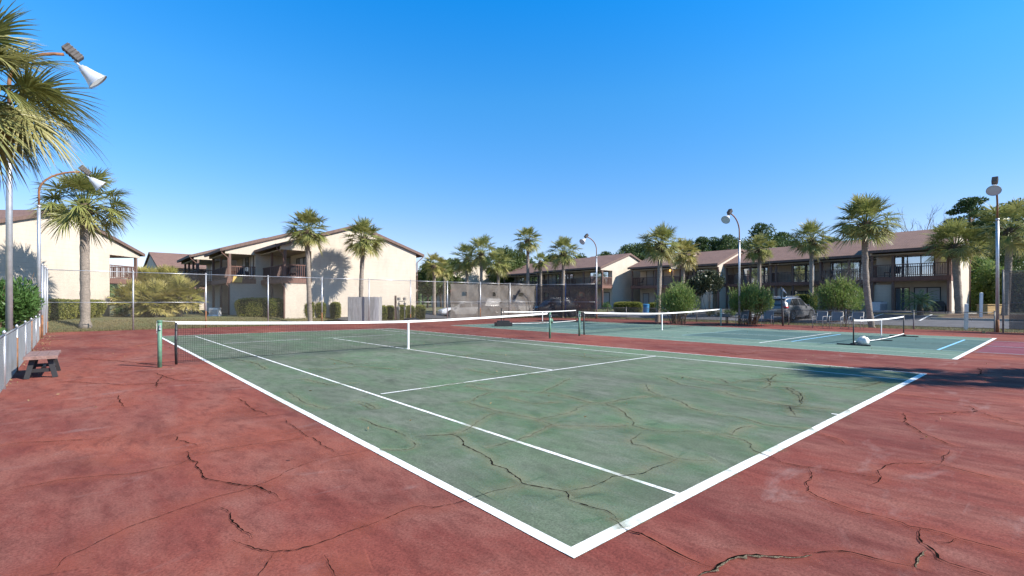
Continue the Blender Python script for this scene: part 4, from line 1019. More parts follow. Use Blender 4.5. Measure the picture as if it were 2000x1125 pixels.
def hedge(px0, px1, d0, d1, h, depth, label, seed, rnd=.35, m='hedge', taper=.12, group='clipped hedges', name='hedge'):
    """clipped bush filling columns px0..px1, its front running from depth d0 to d1"""
    rs = np.random.RandomState(seed); a = Vector(at(px0, d0)); c = Vector(at(px1, d1)); L = (c - a).length; u = (c - a) / L
    n = Vector((-u.y, u.x)); z = min(gz(*a), gz(*c)) - .03
    if n.dot(a - Vector(CAM[:2])) < 0: n = -n
    mid = (a + c) / 2 + n * depth / 2
    root = empty(name, (mid.x, mid.y, z), math.atan2(u.y, u.x), label, 'hedge', group)
    # superellipsoid box
    def surf(N):
        p = rs.normal(size=(N, 3)); p = unit(p); e = 5.0
        k = (np.abs(p[:, 0]) ** e + np.abs(p[:, 1]) ** e + np.abs(p[:, 2]) ** e) ** (-1 / e); q = p * k[:, None]
        nn = unit(np.sign(q) * np.abs(q) ** (e - 1))
        return q, nn
    def shape(q, s=1.0):
        zz = (q[:, 2] * s + 1) / 2 * h; tp = 1 - taper * np.clip(1 - zz / h * 1.8, 0, 1) 
        wob = 1 + .05 * np.sin(q[:, 0] * 5 + seed) * np.cos(q[:, 1] * 4 + q[:, 2] * 3)
        return np.stack([q[:, 0] * s * L / 2 * tp * wob, q[:, 1] * s * depth / 2 * tp * wob, zz], 1)
    G = 14; V = []; Fq = []
    th = np.linspace(0, np.pi, G); ph = np.linspace(0, 2 * np.pi, G * 2 + 1)[:-1]
    T, Pp = np.meshgrid(th, ph, indexing='ij'); p = np.stack([np.sin(T) * np.cos(Pp), np.sin(T) * np.sin(Pp), np.cos(T)], -1).reshape(-1, 3)
    e = 5.0; q = p * ((np.abs(p) ** e).sum(1) ** (-1 / e))[:, None]; V = shape(q, .93); m2 = G * 2
    for i in range(G - 1):
        for j in range(m2): Fq += [i * m2 + j, (i + 1) * m2 + j, (i + 1) * m2 + (j + 1) % m2, i * m2 + (j + 1) % m2]
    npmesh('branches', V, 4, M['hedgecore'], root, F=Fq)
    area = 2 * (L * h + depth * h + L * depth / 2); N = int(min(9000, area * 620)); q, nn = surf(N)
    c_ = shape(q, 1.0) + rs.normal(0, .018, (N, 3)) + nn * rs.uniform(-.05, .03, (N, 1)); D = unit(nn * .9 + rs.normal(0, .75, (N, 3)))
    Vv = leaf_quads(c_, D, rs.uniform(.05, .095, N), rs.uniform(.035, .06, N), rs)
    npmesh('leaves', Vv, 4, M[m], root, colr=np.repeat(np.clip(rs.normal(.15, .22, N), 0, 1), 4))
    return root
def hb(px0, px1, d, h, lab, seed, dep=.9, **k): hedge(px0, px1, d, d + .3, h, dep, lab, seed, **k)
hedge(95, 158, 27.5, 29.5, 1.25, 1.3, 'long clipped hedge left of the thick-trunked palm', 60, taper=.05)
hedge(160, 193, 30, 31.5, 1.15, 1.2, 'clipped hedge just right of the thick-trunked palm', 61, taper=.2)
hedge(192, 211, 32, 32.8, 1.15, 1.1, 'last clipped bush by the corner of the left edge house', 62, taper=.45)
hedge(30, 67, 24, 25, 1.5, 1.4, 'tall clipped hedge behind the low left fence', 63)
hedge(457, 553, 34.2, 35.2, 1.45, 1.5, 'large rounded clipped bush left of the row', 64, taper=.08)
hb(555, 585, 35.6, 1.25, 'first small clipped bush right of the large rounded one', 65)
hb(594, 615, 35.9, 1.25, 'clipped bush just behind the straight palm trunk', 66)
hb(617, 637, 36.3, 1.25, 'clipped bush right of the straight palm trunk', 67, taper=.3)
hb(646, 666, 36.8, 1.3, 'clipped bush touching the grey board enclosure on its left', 68)
hb(738, 757, 37.9, 1.2, 'clipped bush touching the grey board enclosure on its right', 69)
hb(759, 772, 38.4, 1.2, 'clipped bush left of the gas meters', 70)
hb(778, 796, 38.8, 1.25, 'clipped bush directly below the gas meters', 71)
hb(798, 812, 39.3, 1.2, 'clipped bush second from the right corner of the gable', 72)
hb(815, 832, 39.8, 1.25, 'clipped bush at the right corner of the gable', 73)
hedge(1197, 1254, 50, 49, 1.25, 1.6, 'dark clipped hedge under the gable with the pointed shadow', 74)
hedge(1264, 1286, 48, 47.5, 1.1, 1.2, 'short dark hedge behind the leaning palm trunk', 75)
hedge(1548, 1594, 40.5, 39.5, 1.6, 1.4, 'shaded hedge right of the parked grey car', 76)

def bush(px, d, r, h, label, seed, m='shrub', n=5000, ll=(.09, .16), lw=(.03, .045), up=.5, stems=14, z0=None, base=.35, name='bush', cat='bush', group=None, lump=7, flat=1.0, stemm='stem', sprigs=0):
    rs = np.random.RandomState(seed); x, y = at(px, d); z = gz(x, y) if z0 is None else z0
    root = empty(name, (x, y, z), rs.uniform(0, 6), label, cat, group)
    zc = h * base; hh = h - zc
    if stems:
        b = MB()
        for i in range(stems):
            a = rs.uniform(0, 6.28); r0_ = rs.uniform(0, r * .35); r1_ = r * rs.uniform(.3, .85)
            b.tube([(math.cos(a) * r0_, math.sin(a) * r0_, -.05), (math.cos(a) * (r0_ + r1_) * .5, math.sin(a) * (r0_ + r1_) * .5, h * .35), (math.cos(a) * r1_, math.sin(a) * r1_, h * rs.uniform(.6, .85))], [.022, .016, .007], 5, cap=False)
        b.build('stems', M[stemm], root)
    # lumps: outer surface made of overlapping lobes
    K = lump * 3; a = rs.uniform(0, 6.28, K); t = rs.uniform(0, 1, K) ** .6; lc = np.stack([np.cos(a) * t * r * .66, np.sin(a) * t * r * .66, zc + hh * (.38 + .38 * np.sqrt(1 - t ** 2) * rs.uniform(.4, 1.1, K)) - .12 * hh], 1)
    lr = r * rs.uniform(.24, .44, K); k = rs.randint(0, K, n); p = unit(rs.normal(size=(n, 3))); rad = rs.uniform(.45, 1.03, n) ** .5
    c = lc[k] + p * (lr[k] * rad)[:, None] * np.array([1, 1, flat]); c[:, 2] = np.maximum(c[:, 2], .08)
    D = unit(p * .7 + np.array([0, 0, up]) + rs.normal(0, .45, (n, 3)))
    if sprigs:   # long shoots standing out of the outline
        kk = rs.randint(0, K, sprigs); pd = unit(rs.normal(0, .55, (sprigs, 3)) + [0, 0, .9]); tip = lc[kk] + pd * lr[kk][:, None] * .9; gd = unit(pd + [0, 0, .8]); sl_ = rs.uniform(.25, .6, sprigs)
        ii = np.repeat(np.arange(sprigs), 16); tt = np.tile(np.linspace(0, 1, 16), sprigs); cs = tip[ii] + gd[ii] * (sl_[ii] * tt)[:, None] + rs.normal(0, .02, (len(ii), 3)); ds = unit(gd[ii] * 1.0 + rs.normal(0, .5, (len(ii), 3)))
        c = np.concatenate([c, cs]); D = np.concatenate([D, ds]); n = len(c)
    V = leaf_quads(c, D, rs.uniform(*ll, n), rs.uniform(*lw, n), rs)
    npmesh('leaves', V, 4, M[m], root, colr=np.repeat(np.clip(rs.normal(.1, .2, n) + (c[:, 2] > h * .8) * .25 * rs.uniform(0, 1, n), 0, 1), 4))
    return root
O = dict(m='oleander', n=11000, ll=(.13, .22), lw=(.03, .045), up=1.1, stems=40, base=.16, group='round oleanders by the road', lump=8, sprigs=150)
bush(1322, 33.2, 1.78, 3.0, 'round oleander bush between the leaning palm and the magnolia', 80, **O)
bush(1466, 31.9, 1.6, 2.85, 'round oleander bush right beside the fourth lamp pole', 81, **O)
bush(1640, 33.5, 1.85, 3.1, 'large oleander bush behind the three grouped patio chairs', 82, **O)
bush(1385, 42, 1.5, 4.9, 'dark magnolia tree with glossy leaves behind the oleander', 83, m='magnolia', n=5200, ll=(.14, .24), lw=(.08, .12), up=.2, stems=6, base=.3, name='magnolia_tree', cat='tree', lump=12)
bush(1356, 43.5, 1.4, 4.2, 'smaller dark magnolia leaning toward the yellowing palm', 84, m='magnolia', n=3500, ll=(.14, .24), lw=(.08, .12), up=.2, stems=6, base=.25, name='magnolia_tree', cat='tree', lump=10)
bush(-14, 15.5, 1.4, 3.0, 'leafy green shrub behind the low fence at the left edge', 85, m='shrub', n=12000, ll=(.12, .22), lw=(.035, .055), up=.6, stems=22, base=.05)
bush(38, 18.5, .95, 2.35, 'small leafy shrub branching right beside the first lamp pole', 86, m='shrub', n=4500, ll=(.12, .2), lw=(.035, .05), up=.7, stems=14, base=.1)
bush(-25, 11.5, .7, 1.0, 'low leafy shrub at the foot of the first lamp pole', 87, m='shrub', n=5000, ll=(.1, .18), lw=(.035, .05), up=.5, stems=8, base=.0)
bush(1388, 42.5, .55, .7, 'small yellow-green shrub at the foot of the magnolia', 88, m='palmlow', n=900, up=.9, stems=3, base=0)
bush(1403, 41.5, .22, .45, 'little yellow flowering plant beside the planter bed', 89, m='palmlow', n=160, up=.9, stems=2, base=0, name='plant', cat='plant')
bush(1425, 41, .6, .85, 'spiky pale green shrub left of the second oleander', 90, m='oleander', n=900, up=.9, stems=3, base=0)
bush(1140, 45.5, 1.9, 2.9, 'reddish winter shrub behind the dark windscreen', 91, m='redleaf', n=2200, up=.9, stems=26, base=.1, ll=(.1, .2), lw=(.015, .03))
bush(1185, 50, .7, 1.7, 'dark shrub left of the white door under the pointed-shadow gable', 92, m='shrub', n=1200, stems=5, base=0)
bush(238, 34, .6, .8, 'grey-green agave-like shrub by the left house corner', 93, m='sago', n=700, up=.9, stems=2, base=0, ll=(.2, .35), lw=(.03, .05))

def bare(px, d, h, r, label, seed, m='twig', z0=None, n=9, depth=4, th=.035, name='bare_tree', mult=0):
    rs = random.Random(seed); x, y = at(px, d); z = gz(x, y) if z0 is None else z0
    root = empty(name, (x, y, z), 0, label, 'tree'); b = MB()
    def grow(p, dr, L, rad, k):
        q = p + dr * L * .5 + Vector((rs.uniform(-1, 1), rs.uniform(-1, 1), 0)) * L * .06; e = q + (dr + Vector((rs.uniform(-.25, .25), rs.uniform(-.25, .25), .1))).normalized() * L * .5
        b.tube([p, q, e], [rad, rad * .8, rad * .6], 5 if rad > .02 else 3, cap=False)
        if k == 0: return
        for _ in range(rs.choice((2, 3, 3)) + mult):
            nd = (dr + Vector((rs.uniform(-.7, .7), rs.uniform(-.7, .7), rs.uniform(-.1, .45)))).normalized(); grow(e if rs.random() < .7 else q, nd, L * rs.uniform(.55, .8), rad * .55, k - 1)
    for i in range(n):
        a = rs.uniform(0, 6.28); s_ = rs.uniform(.1, r); dr = Vector((math.cos(a) * s_, math.sin(a) * s_, h * .6)).normalized()
        grow(Vector((math.cos(a) * .12 * (n > 1), math.sin(a) * .12 * (n > 1), 0)), dr, h * .42, th, depth)
    b.build('branches', M[m], root); return root
bare(1645, 37.0, 4.3, 2.0, 'bare pale crepe myrtle before the townhouses', 95, n=11, depth=4, th=.034)
bare(1800, 75, 13.0, 1.0, 'dead leafless tree sticking up behind the roof of the nearest right house', 96, m='bark', n=1, depth=5, th=.22, z0=1.5)

def tree(px, d, ytop, r, label, seed, m='wood', clumps=26, per=150, leaf=.22, flat=.5, trunk=True, top=.45, name='tree', z0=.6, cr=None, rough=1.0):
    """woodland tree: trunk, limbs and a crown of separate leaf clumps"""
    rs = np.random.RandomState(seed); x, y = at(px, d); zt = zat(ytop, d); H = zt - z0
    root = empty(name, (x, y, z0), 0, label, 'tree', 'trees beyond the houses')
    cc = []; b = MB(); tr = max(.12, H * .018); lean = rs.uniform(-.6, .6, 2)
    b.tube([(0, 0, -.3), (lean[0] * .5, lean[1] * .5, H * .5), (lean[0], lean[1], H * .92)], [tr * 1.3, tr, tr * .35], 7)
    for i in range(clumps):
        t = (i + .5) / clumps; zz = H * (1 - top * (1 - t)) - H * .04; prof = math.sin(math.pi * min(1, .16 + .84 * t)) ** .6 if flat < .8 else math.sin(math.pi * (.15 + .8 * t))
        a = i * 2.4 + rs.uniform(-.5, .5); q = r * prof * rs.uniform(.25, 1.0); c = np.array([lean[0] * t + math.cos(a) * q, lean[1] * t + math.sin(a) * q, zz + rs.uniform(-.3, .3) * rough]); cc.append(c)
        if i % 2 == 0: b.tube([(lean[0] * .8, lean[1] * .8, max(H * .3, zz - q * .55)), tuple(c * [.6, .6, 1] - [0, 0, .25]), tuple(c)], [tr * .4, tr * .25, tr * .08], 4, cap=False)
    b.build('trunk', M['bark'], root, smooth=True)
    cc = np.array(cc); crr = (r * .40 if cr is None else cr) * rs.uniform(.7, 1.25, clumps); k = np.repeat(np.arange(clumps), per); n = len(k); p = unit(rs.normal(size=(n, 3)))
    c = cc[k] + p * (crr[k] * rs.uniform(.3, 1.05, n) ** .5)[:, None] * np.array([1, 1, flat]); D = unit(p + rs.normal(0, .7, (n, 3)) + [0, 0, .3])
    npmesh('crown', leaf_quads(c, D, rs.uniform(.7, 1.3, n) * leaf, rs.uniform(.35, .6, n) * leaf, rs), 4, M[m], root, colr=np.repeat(np.clip(rs.normal(.12, .2, n), 0, 1), 4))
    return root
TT = [
 (1237, 80, 478, 4.2, 'flat-topped pine reaching left behind the right-hand roofs', 'pine', .4, .35), (1275, 78, 474, 3.6, 'pine directly behind the leaning palm', 'pine', .45, .5),
 (1345, 95, 472, 3.2, 'low woodland tree behind the magnolia roof', 'wood', .7, .6), (1368, 92, 462, 2.6, 'narrow pine top left of the fourth lamp', 'pine', .6, .5), (1395, 94, 466, 3.2, 'second narrow pine top left of the fourth lamp', 'pine', .6, .5),
 (1420, 92, 457, 3.4, 'pine with a ragged top just left of the fourth lamp head', 'pine', .55, .5), (1445, 95, 470, 3.6, 'low rounded tree behind the fourth lamp', 'wood', .7, .5),
 (1492, 72, 437, 3.4, 'dark dense pine above the shaded balconies', 'pine', .6, .6), (1520, 76, 455, 3.2, 'dark pine shoulder right of the dense one', 'pine', .6, .6), (1545, 82, 466, 3.0, 'low dark tree left of the palm above the car', 'pine', .6, .6),
 (1625, 85, 462, 3.0, 'tree top between two right-hand palms', 'wood', .7, .6), (1660, 84, 468, 3.0, 'tree top just left of the tallest right palm', 'wood', .7, .6),
 (1898, 62, 378, 2.9, 'airy pine standing high left of the right edge lamp', 'pine', .4, .45), (1980, 58, 388, 3.4, 'dense pine crown at the right edge', 'pine', .5, .8), (1935, 66, 425, 3.2, 'woodland tree between the airy pine and the lamp', 'wood', .7, .8),
 (1992, 50, 440, 3.2, 'woodland tree low at the right edge', 'wood', .8, .9), (1905, 60, 450, 3.0, 'woodland tree behind the leaning palm crown', 'wood', .8, .9), (1950, 52, 468, 3.0, 'woodland tree behind the right edge palm trunk', 'wood', .8, .9),
 (1912, 46, 505, 2.0, 'bright green young tree right of the side wall', 'oleander', .9, .95), (1938, 44, 520, 1.7, 'leafy young tree left of the right edge lamp', 'oleander', .9, .95), (1975, 42, 530, 2.0, 'shaded shrubby tree behind the right edge screen', 'wood', .9, .95), (1890, 50, 540, 1.8, 'brownish undergrowth tree by the sunlit side wall', 'wood', .9, .95),
 (990, 78, 485, 3.0, 'green tree behind the crowded palm clump', 'wood', .8, .6), (1008, 82, 492, 3.0, 'green tree left of the slim tall palm', 'wood', .8, .6), (862, 75, 515, 2.2, 'small far tree in the gap left of the palm clump', 'wood', .8, .6), (835, 70, 515, 2.0, 'small far tree at the corner of the beige gable', 'wood', .8, .6),
 (888, 80, 508, 2.4, 'small far tree left of the crowded palm clump', 'wood', .8, .6), (1075, 80, 500, 2.2, 'far tree between the slim palm and the bushy palm', 'wood', .8, .6), (1130, 90, 500, 2.4, 'far tree behind the roof left of the third lamp', 'pine', .8, .5), (1180, 95, 492, 2.2, 'tiny far pine top over the roof right of the third lamp', 'pine', .7, .4), (1210, 90, 500, 2.6, 'far low tree beside the pointed gable', 'pine', .7, .5),
]
for i, (px, d, yt, r_, lb_, m_, fl_, tp_) in enumerate(TT):
    near = d < 56
    tree(px, d, yt, r_, lb_, 100 + i, m_, clumps=30 if m_ != 'pine' else 26, per=260 if near else 240, leaf=.22 if near else .36, flat=fl_, top=tp_, name='pine_tree' if m_ == 'pine' else 'tree', rough=.8)

# undergrowth hiding the horizon behind the right edge
rs = np.random.RandomState(5); n = 14000
pp = np.array([at(rs.uniform(1885, 2080), rs.uniform(50, 58)) for _ in range(n)]); zz = .6 + rs.uniform(0, 1, n) ** 1.2 * 4.2
c = np.column_stack([pp, zz]); D = unit(rs.normal(size=(n, 3)))
tag(npmesh('undergrowth', leaf_quads(c, D, rs.uniform(.2, .45, n), rs.uniform(.1, .2, n), rs), 4, M['wood'], colr=np.repeat(np.clip(rs.normal(.3, .3, n), 0, 1), 4)), 'tangled woodland undergrowth beyond the road at the right edge', 'undergrowth', kind='stuff')
# far wood line round the horizon
n = 26000; a = rs.uniform(-1.35, 1.35, n); dd_ = rs.uniform(150, 185, n); hgt = 5.0 + 2.0 * np.sin(a * 23) * np.sin(a * 9 + 1) + np.sin(a * 61)
pp = np.array([C2W(d_ * math.sin(b_), d_ * math.cos(b_)) for d_, b_ in zip(dd_, a)]); c = np.column_stack([pp, rs.uniform(0, 1, n) * hgt])
tag(npmesh('far_wood', leaf_quads(c, unit(rs.normal(size=(n, 3))), rs.uniform(1.2, 2.4, n), rs.uniform(.8, 1.4, n), rs), 4, M['pine']), 'low line of distant woodland far beyond the houses', 'woodland', kind='stuff')

def grass_strip(name, x0, x1, y0, y1, n, label, h=.09, m='palmlow', zoff=.0):
    xs = rs.uniform(x0, x1, n); ys = rs.uniform(y0, y1, n); zz = np.array([gz(a_, b_) for a_, b_ in zip(xs, ys)]) - .02 + zoff
    D = unit(np.column_stack([rs.normal(0, .5, n), rs.normal(0, .5, n), np.ones(n)])); L = rs.uniform(.4, 1.3, n) * h
    c = np.column_stack([xs, ys, zz]) + D * (L / 2)[:, None]
    o = npmesh(name, leaf_quads(c, D, L, rs.uniform(.012, .03, n), rs), 4, M[m]); tag(o, label, 'grass', kind='stuff')
M['grassblade'] = leafm('grass_blade', (.15, .135, .05), (.24, .19, .09), None, .3, .7, .8)
grass_strip('grass', -8, 12, 30.9, 36, 26000, 'dry lawn grass behind the tall fence', .10, 'grassblade')
grass_strip('grass', 31.8, 35.3, -8, 27, 16000, 'rough grass strip between the low fence and the road', .11, 'grassblade')
grass_strip('grass', 12, 31, 31.0, 33, 7000, 'tufty grass along the foot of the windscreen', .16, 'grassblade')
grass_strip('grass', -5.2, -3.9, 6, 30, 6000, 'dry grass and leaf litter along the left low fence', .08, 'grassblade')
# leaf litter on the edges of the apron
n = 900; xs = np.concatenate([rs.uniform(-4, 29, 450), 31.7 - np.abs(rs.normal(0, .25, 450))]); ys = np.concatenate([30.9 - np.abs(rs.normal(0, .25, 450)), rs.uniform(0, 25, 450)])
xs = np.concatenate([xs, -3.75 + np.abs(rs.normal(0, .25, 500))]); ys = np.concatenate([ys, rs.uniform(3, 30, 500)])
xs = np.concatenate([xs, rs.uniform(-4, 28, 260)]); ys = np.concatenate([ys, rs.uniform(-2, 26, 260)]); n = len(xs)
kp = np.hypot(xs + 2.18, ys + 1.95) > 5; xs = xs[kp]; ys = ys[kp]; n = len(xs)
D = unit(np.column_stack([rs.normal(0, 1, n), rs.normal(0, 1, n), rs.uniform(0, .5, n)]))
tag(npmesh('leaf_litter', leaf_quads(np.column_stack([xs, ys, np.full(n, .03)]), D, rs.uniform(.03, .07, n), rs.uniform(.015, .035, n), rs), 4, M['dead']), 'scattered dry leaves along the edges of the court', 'leaves', kind='stuff')

# ------------------------------------------------------------------ vehicles
def car(px, d, heading, kind, paint, label, z0=None, sc=1.0):
    """heading: world angle of the car's nose. local +x = nose. Stations: x, z_bottom, z_belt, z_roof, w_low, w_belt, w_roof"""
    x, y = at(px, d); z = gz(x, y) + .02 if z0 is None else z0
    root = empty('pickup_truck' if kind == 'truck' else 'parked_car', (x, y, z), heading, label, 'truck' if kind == 'truck' else 'car', 'parked vehicles')
    if kind == 'suv':
        S = [(-2.33, .50, .88, .90, .74, .76, .60), (-2.28, .36, .98, 1.02, .86, .86, .66), (-2.12, .30, 1.04, 1.34, .92, .89, .66), (-1.85, .28, 1.05, 1.58, .94, .91, .66), (-1.3, .27, 1.04, 1.66, .945, .92, .68), (-.4, .26, 1.02, 1.69, .945, .92, .69), (.25, .26, 1.0, 1.66, .945, .92, .68), (.62, .26, .99, 1.52, .94, .91, .67), (1.15, .27, .98, 1.10, .94, .90, .70), (1.35, .27, .96, 1.02, .94, .88, .72), (1.9, .28, .92, .97, .93, .84, .66), (2.2, .32, .80, .86, .88, .78, .55), (2.33, .42, .66, .70, .74, .66, .45)]
        wh = (-1.42, 1.42); wr = .36; gx = [(-1.95, -1.25), (-1.17, -.28), (-.20, .62)]
    elif kind == 'sedan':
        S = [(-2.35, .45, .82, .84, .72, .74, .6), (-2.28, .32, .93, .98, .84, .84, .66), (-1.7, .26, .95, 1.03, .9, .88, .66), (-1.2, .25, .94, 1.32, .91, .88, .6), (-.6, .24, .93, 1.43, .91, .88, .6), (.1, .24, .92, 1.44, .91, .88, .6), (.5, .24, .91, 1.33, .91, .88, .6), (1.05, .25, .90, .98, .91, .86, .66), (1.8, .27, .84, .90, .89, .80, .6), (2.25, .32, .72, .77, .82, .72, .5), (2.38, .4, .6, .64, .7, .62, .42)]
        wh = (-1.4, 1.42); wr = .33; gx = [(-1.35, -.62), (-.54, .6)]
    else:
        S = [(-2.8, .55, 1.02, 1.04, .9, .92, .90), (-2.72, .45, 1.1, 1.12, .95, .95, .94), (-1.0, .42, 1.1, 1.12, .97, .96, .94), (-.98, .42, 1.1, 1.78, .97, .95, .72), (-.6, .42, 1.1, 1.86, .97, .95, .74), (.5, .42, 1.1, 1.86, .97, .95, .74), (.95, .42, 1.1, 1.68, .97, .95, .74), (1.45, .42, 1.1, 1.2, .97, .93, .8), (2.4, .45, 1.06, 1.12, .95, .9, .8), (2.75, .5, .95, 1.0, .9, .86, .7), (2.85, .55, .7, .75, .84, .8, .6)]
        wh = (-1.75, 1.85); wr = .4; gx = [(-.9, -.15), (-.05, .95)]
    b = MB(); vs = []
    def sec(s):
        x_, zb_, zl, zr, w1, w2, w3 = s; zm = zb_ + (zl - zb_) * .45
        r_ = [(w1 * .92, zb_), (w1 * 1.0, zb_ + .10), (w1 * 1.015, zm), (w2, zl)]
        if zr - zl > .2: r_ += [(w2 - (w2 - w3) * .55, zl + (zr - zl) * .55), (w3, zr - .05), (w3 * .8, zr)]
        else: r_ += [(w2 * .97, zl + (zr - zl) * .5), (w3 * 1.05, zr - .01), (w3 * .8, zr)]
        return [(x_, a, c) for a, c in r_] + [(x_, -a, c) for a, c in reversed(r_)]
    for s in S: vs += sec(s)
    m_ = 14; fs = []
    for i in range(len(S) - 1):
        for j in range(m_): fs.append((i * m_ + j, (i + 1) * m_ + j, (i + 1) * m_ + (j + 1) % m_, i * m_ + (j + 1) % m_))
    fs += [tuple(range(m_)), tuple((len(S) - 1) * m_ + j for j in range(m_))[::-1]]
    b.add(vs, fs); body = b.build('body', paint, root, smooth=True, bevel=.012)
    def at_x(xx, key):
        for s, t in zip(S, S[1:]):
            if s[0] <= xx <= t[0]:
                f = (xx - s[0]) / (t[0] - s[0]); return s[key] + (t[key] - s[key]) * f
        return S[-1][key]
    def gp(xx, f, o=.008):
        zl, zr, w2, w3 = at_x(xx, 2), at_x(xx, 3), at_x(xx, 5), at_x(xx, 6); ff = f
        if ff <= .55: wy = w2 - (w2 - w3) * ff
        else: wy = w2 - (w2 - w3) * (.55 + (ff - .55) * 1.0 * (.45 / .40) if ff < .95 else 1)
        return (xx, wy + o, zl + (zr - zl) * ff)
    for sgn in (1, -1):
        for xa, xb in gx:
            w_ = MB(); N = 5; v = []
            for i in range(N + 1):
                xx = xa + (xb - xa) * i / N
                for f in (.10, .5, .84): p = gp(xx, f, .012); v.append((p[0], sgn * p[1], p[2]))
            w_.add(v, [(3 * i + j, 3 * i + 3 + j, 3 * i + 4 + j, 3 * i + 1 + j) for i in range(N) for j in (0, 1)]); w_.build('side_window', M['carglass'], root, smooth=True)
    # windscreen and rear glass, set just proud of the body
    def sect_quad(xa, xb, k, nm):
        w_ = MB(); za, zb_ = at_x(xa, 3), at_x(xb, 3); wa_, wb_ = at_x(xa, 6) * k, at_x(xb, 6) * k
        nx, nz = -(zb_ - za), (xb - xa); l_ = math.hypot(nx, nz); nx, nz = nx / l_ * .02, nz / l_ * .02
        w_.add([(xa + nx, -wa_, za + nz), (xa + nx, wa_, za + nz), (xb + nx, wb_, zb_ + nz), (xb + nx, -wb_, zb_ + nz)], [(0, 1, 2, 3)]); w_.build(nm, M['carglass'], root)
    if kind == 'suv': sect_quad(.66, 1.12, .93, 'windscreen'); sect_quad(-2.26, -1.9, .95, 'rear_window')
    elif kind == 'sedan': sect_quad(.53, 1.02, .93, 'windscreen'); sect_quad(-1.66, -1.24, .93, 'rear_window')
    else: sect_quad(.97, 1.42, .93, 'windscreen')
    for wx in wh:
        for sgn in (1, -1):
            ar = MB(); yo = .955 if kind != 'truck' else .985
            ar.tube([(wx, sgn * (yo - .30), wr + .02), (wx, sgn * (yo + .006), wr + .02)], wr + .06, 20); ar.build('wheel_arch', M['black'], root)
            t = MB(); t.tube([(wx, sgn * (yo - .2), wr), (wx, sgn * (yo - .17), wr), (wx, sgn * (yo + .005), wr), (wx, sgn * (yo + .02), wr)], [wr * .93, wr, wr, wr * .93], 22)
            wl_ = t.build('wheel', M['tyre'], root)
            r_ = MB(); r_.tube([(wx, sgn * (yo + .018), wr), (wx, sgn * (yo + .028), wr)], wr * .30, 12)
            for k in range(7):
                a = k * 2 * math.pi / 7; r_.bar((wx, sgn * (yo + .024), wr), (wx + math.cos(a) * wr * .68, sgn * (yo + .024), wr + math.sin(a) * wr * .68), .05, .012, up=(0, 1, 0))
            for k in range(20):
                a = k * math.pi / 10; a2 = a + math.pi / 10; r_.bar((wx + math.cos(a) * wr * .66, sgn * (yo + .024), wr + math.sin(a) * wr * .66), (wx + math.cos(a2) * wr * .66, sgn * (yo + .024), wr + math.sin(a2) * wr * .66), .03, .03)
            r_.build('rim', M['rim'], wl_)
    rx = S[1][0]
    for sgn in (1, -1):
        l_ = MB(); zt = S[1][2]
        if kind == 'suv': l_.box(-2.33, -2.02, sgn * .62 if sgn > 0 else -.93, .93 if sgn > 0 else -.62, .88, 1.01)
        elif kind == 'sedan': l_.box(-2.345, -2.1, .55 if sgn > 0 else -.885, .885 if sgn > 0 else -.55, .78, .9)
        else: l_.box(-2.82, -2.70, .84 if sgn > 0 else -.965, .965 if sgn > 0 else -.84, .72, 1.02)
        l_.build('tail_light', M['taillight'], root, bevel=.02)
        h_ = MB(); e = S[-2]; h_.box(e[0] - .16, e[0] + .03, .5 if sgn > 0 else -.80, .80 if sgn > 0 else -.5, e[2] - .16, e[2] - .04); h_.build('headlight', M['lens'], root, bevel=.02)
        mm = MB(); mm.box(.70, .86, .96 if sgn > 0 else -1.12, 1.12 if sgn > 0 else -.96, 1.03 * (1.1 if kind == 'truck' else 1), 1.03 * (1.1 if kind == 'truck' else 1) + .14); mm.build('mirror', paint, root, bevel=.03)
    b = MB(); e = S[0]; b.box(e[0] - .03, e[0] + .1, -.86, .86, .34, .56); b.build('bumper', M['black'] if kind != 'truck' else M['chrome'], root, bevel=.04)
    b = MB(); b.box(e[0] - .045, e[0] - .02, -.26, .26, .66, .80); b.build('licence_plate', M['plate'], root)
    if kind == 'suv':
        b = MB()
        for sgn in (1, -1): b.tube([(-1.75, sgn * .56, 1.66), (-1.6, sgn * .57, 1.73), (.1, sgn * .58, 1.745), (.3, sgn * .58, 1.69)], .018, 6)
        b.build('roof_rail', M['chrome'], root, smooth=True)
        b = MB(); b.box(-2.36, -2.3, -.8, .8, .36, .42); b.build('trim', M['chrome'], root)
        b = MB(); b.box(-2.12, -1.9, -.55, .55, 1.56, 1.60); b.build('spoiler', paint, root, bevel=.02)
    root.scale = (sc, sc, sc)
    return root
car(1541, 36.3, math.radians(-6), 'suv', carpaint('grey_car_paint', (.17, .175, .19), .35), 'grey sport utility car parked nose-in behind the low fence')
car(906, 46.0, math.radians(158), 'sedan', carpaint('white_car_paint', (.66, .66, .66), .0), 'white car half hidden at the left end of the windscreen', z0=0.0)
car(955, 46.5, math.radians(80), 'truck', carpaint('silver_truck_paint', (.42, .42, .43), .4), 'silver pickup truck behind the sunlit windscreen', z0=0.0)
car(1010, 47.5, math.radians(20), 'suv', carpaint('pale_car_paint', (.55, .55, .54), .2), 'pale sport utility car behind the sunlit windscreen near the fence corner', z0=0.0)
car(1082, 47.5, math.radians(165), 'suv', carpaint('black_car_paint', (.02, .02, .022), .2), 'black sport utility car behind the dark corner windscreen', z0=0.0, sc=1.06)

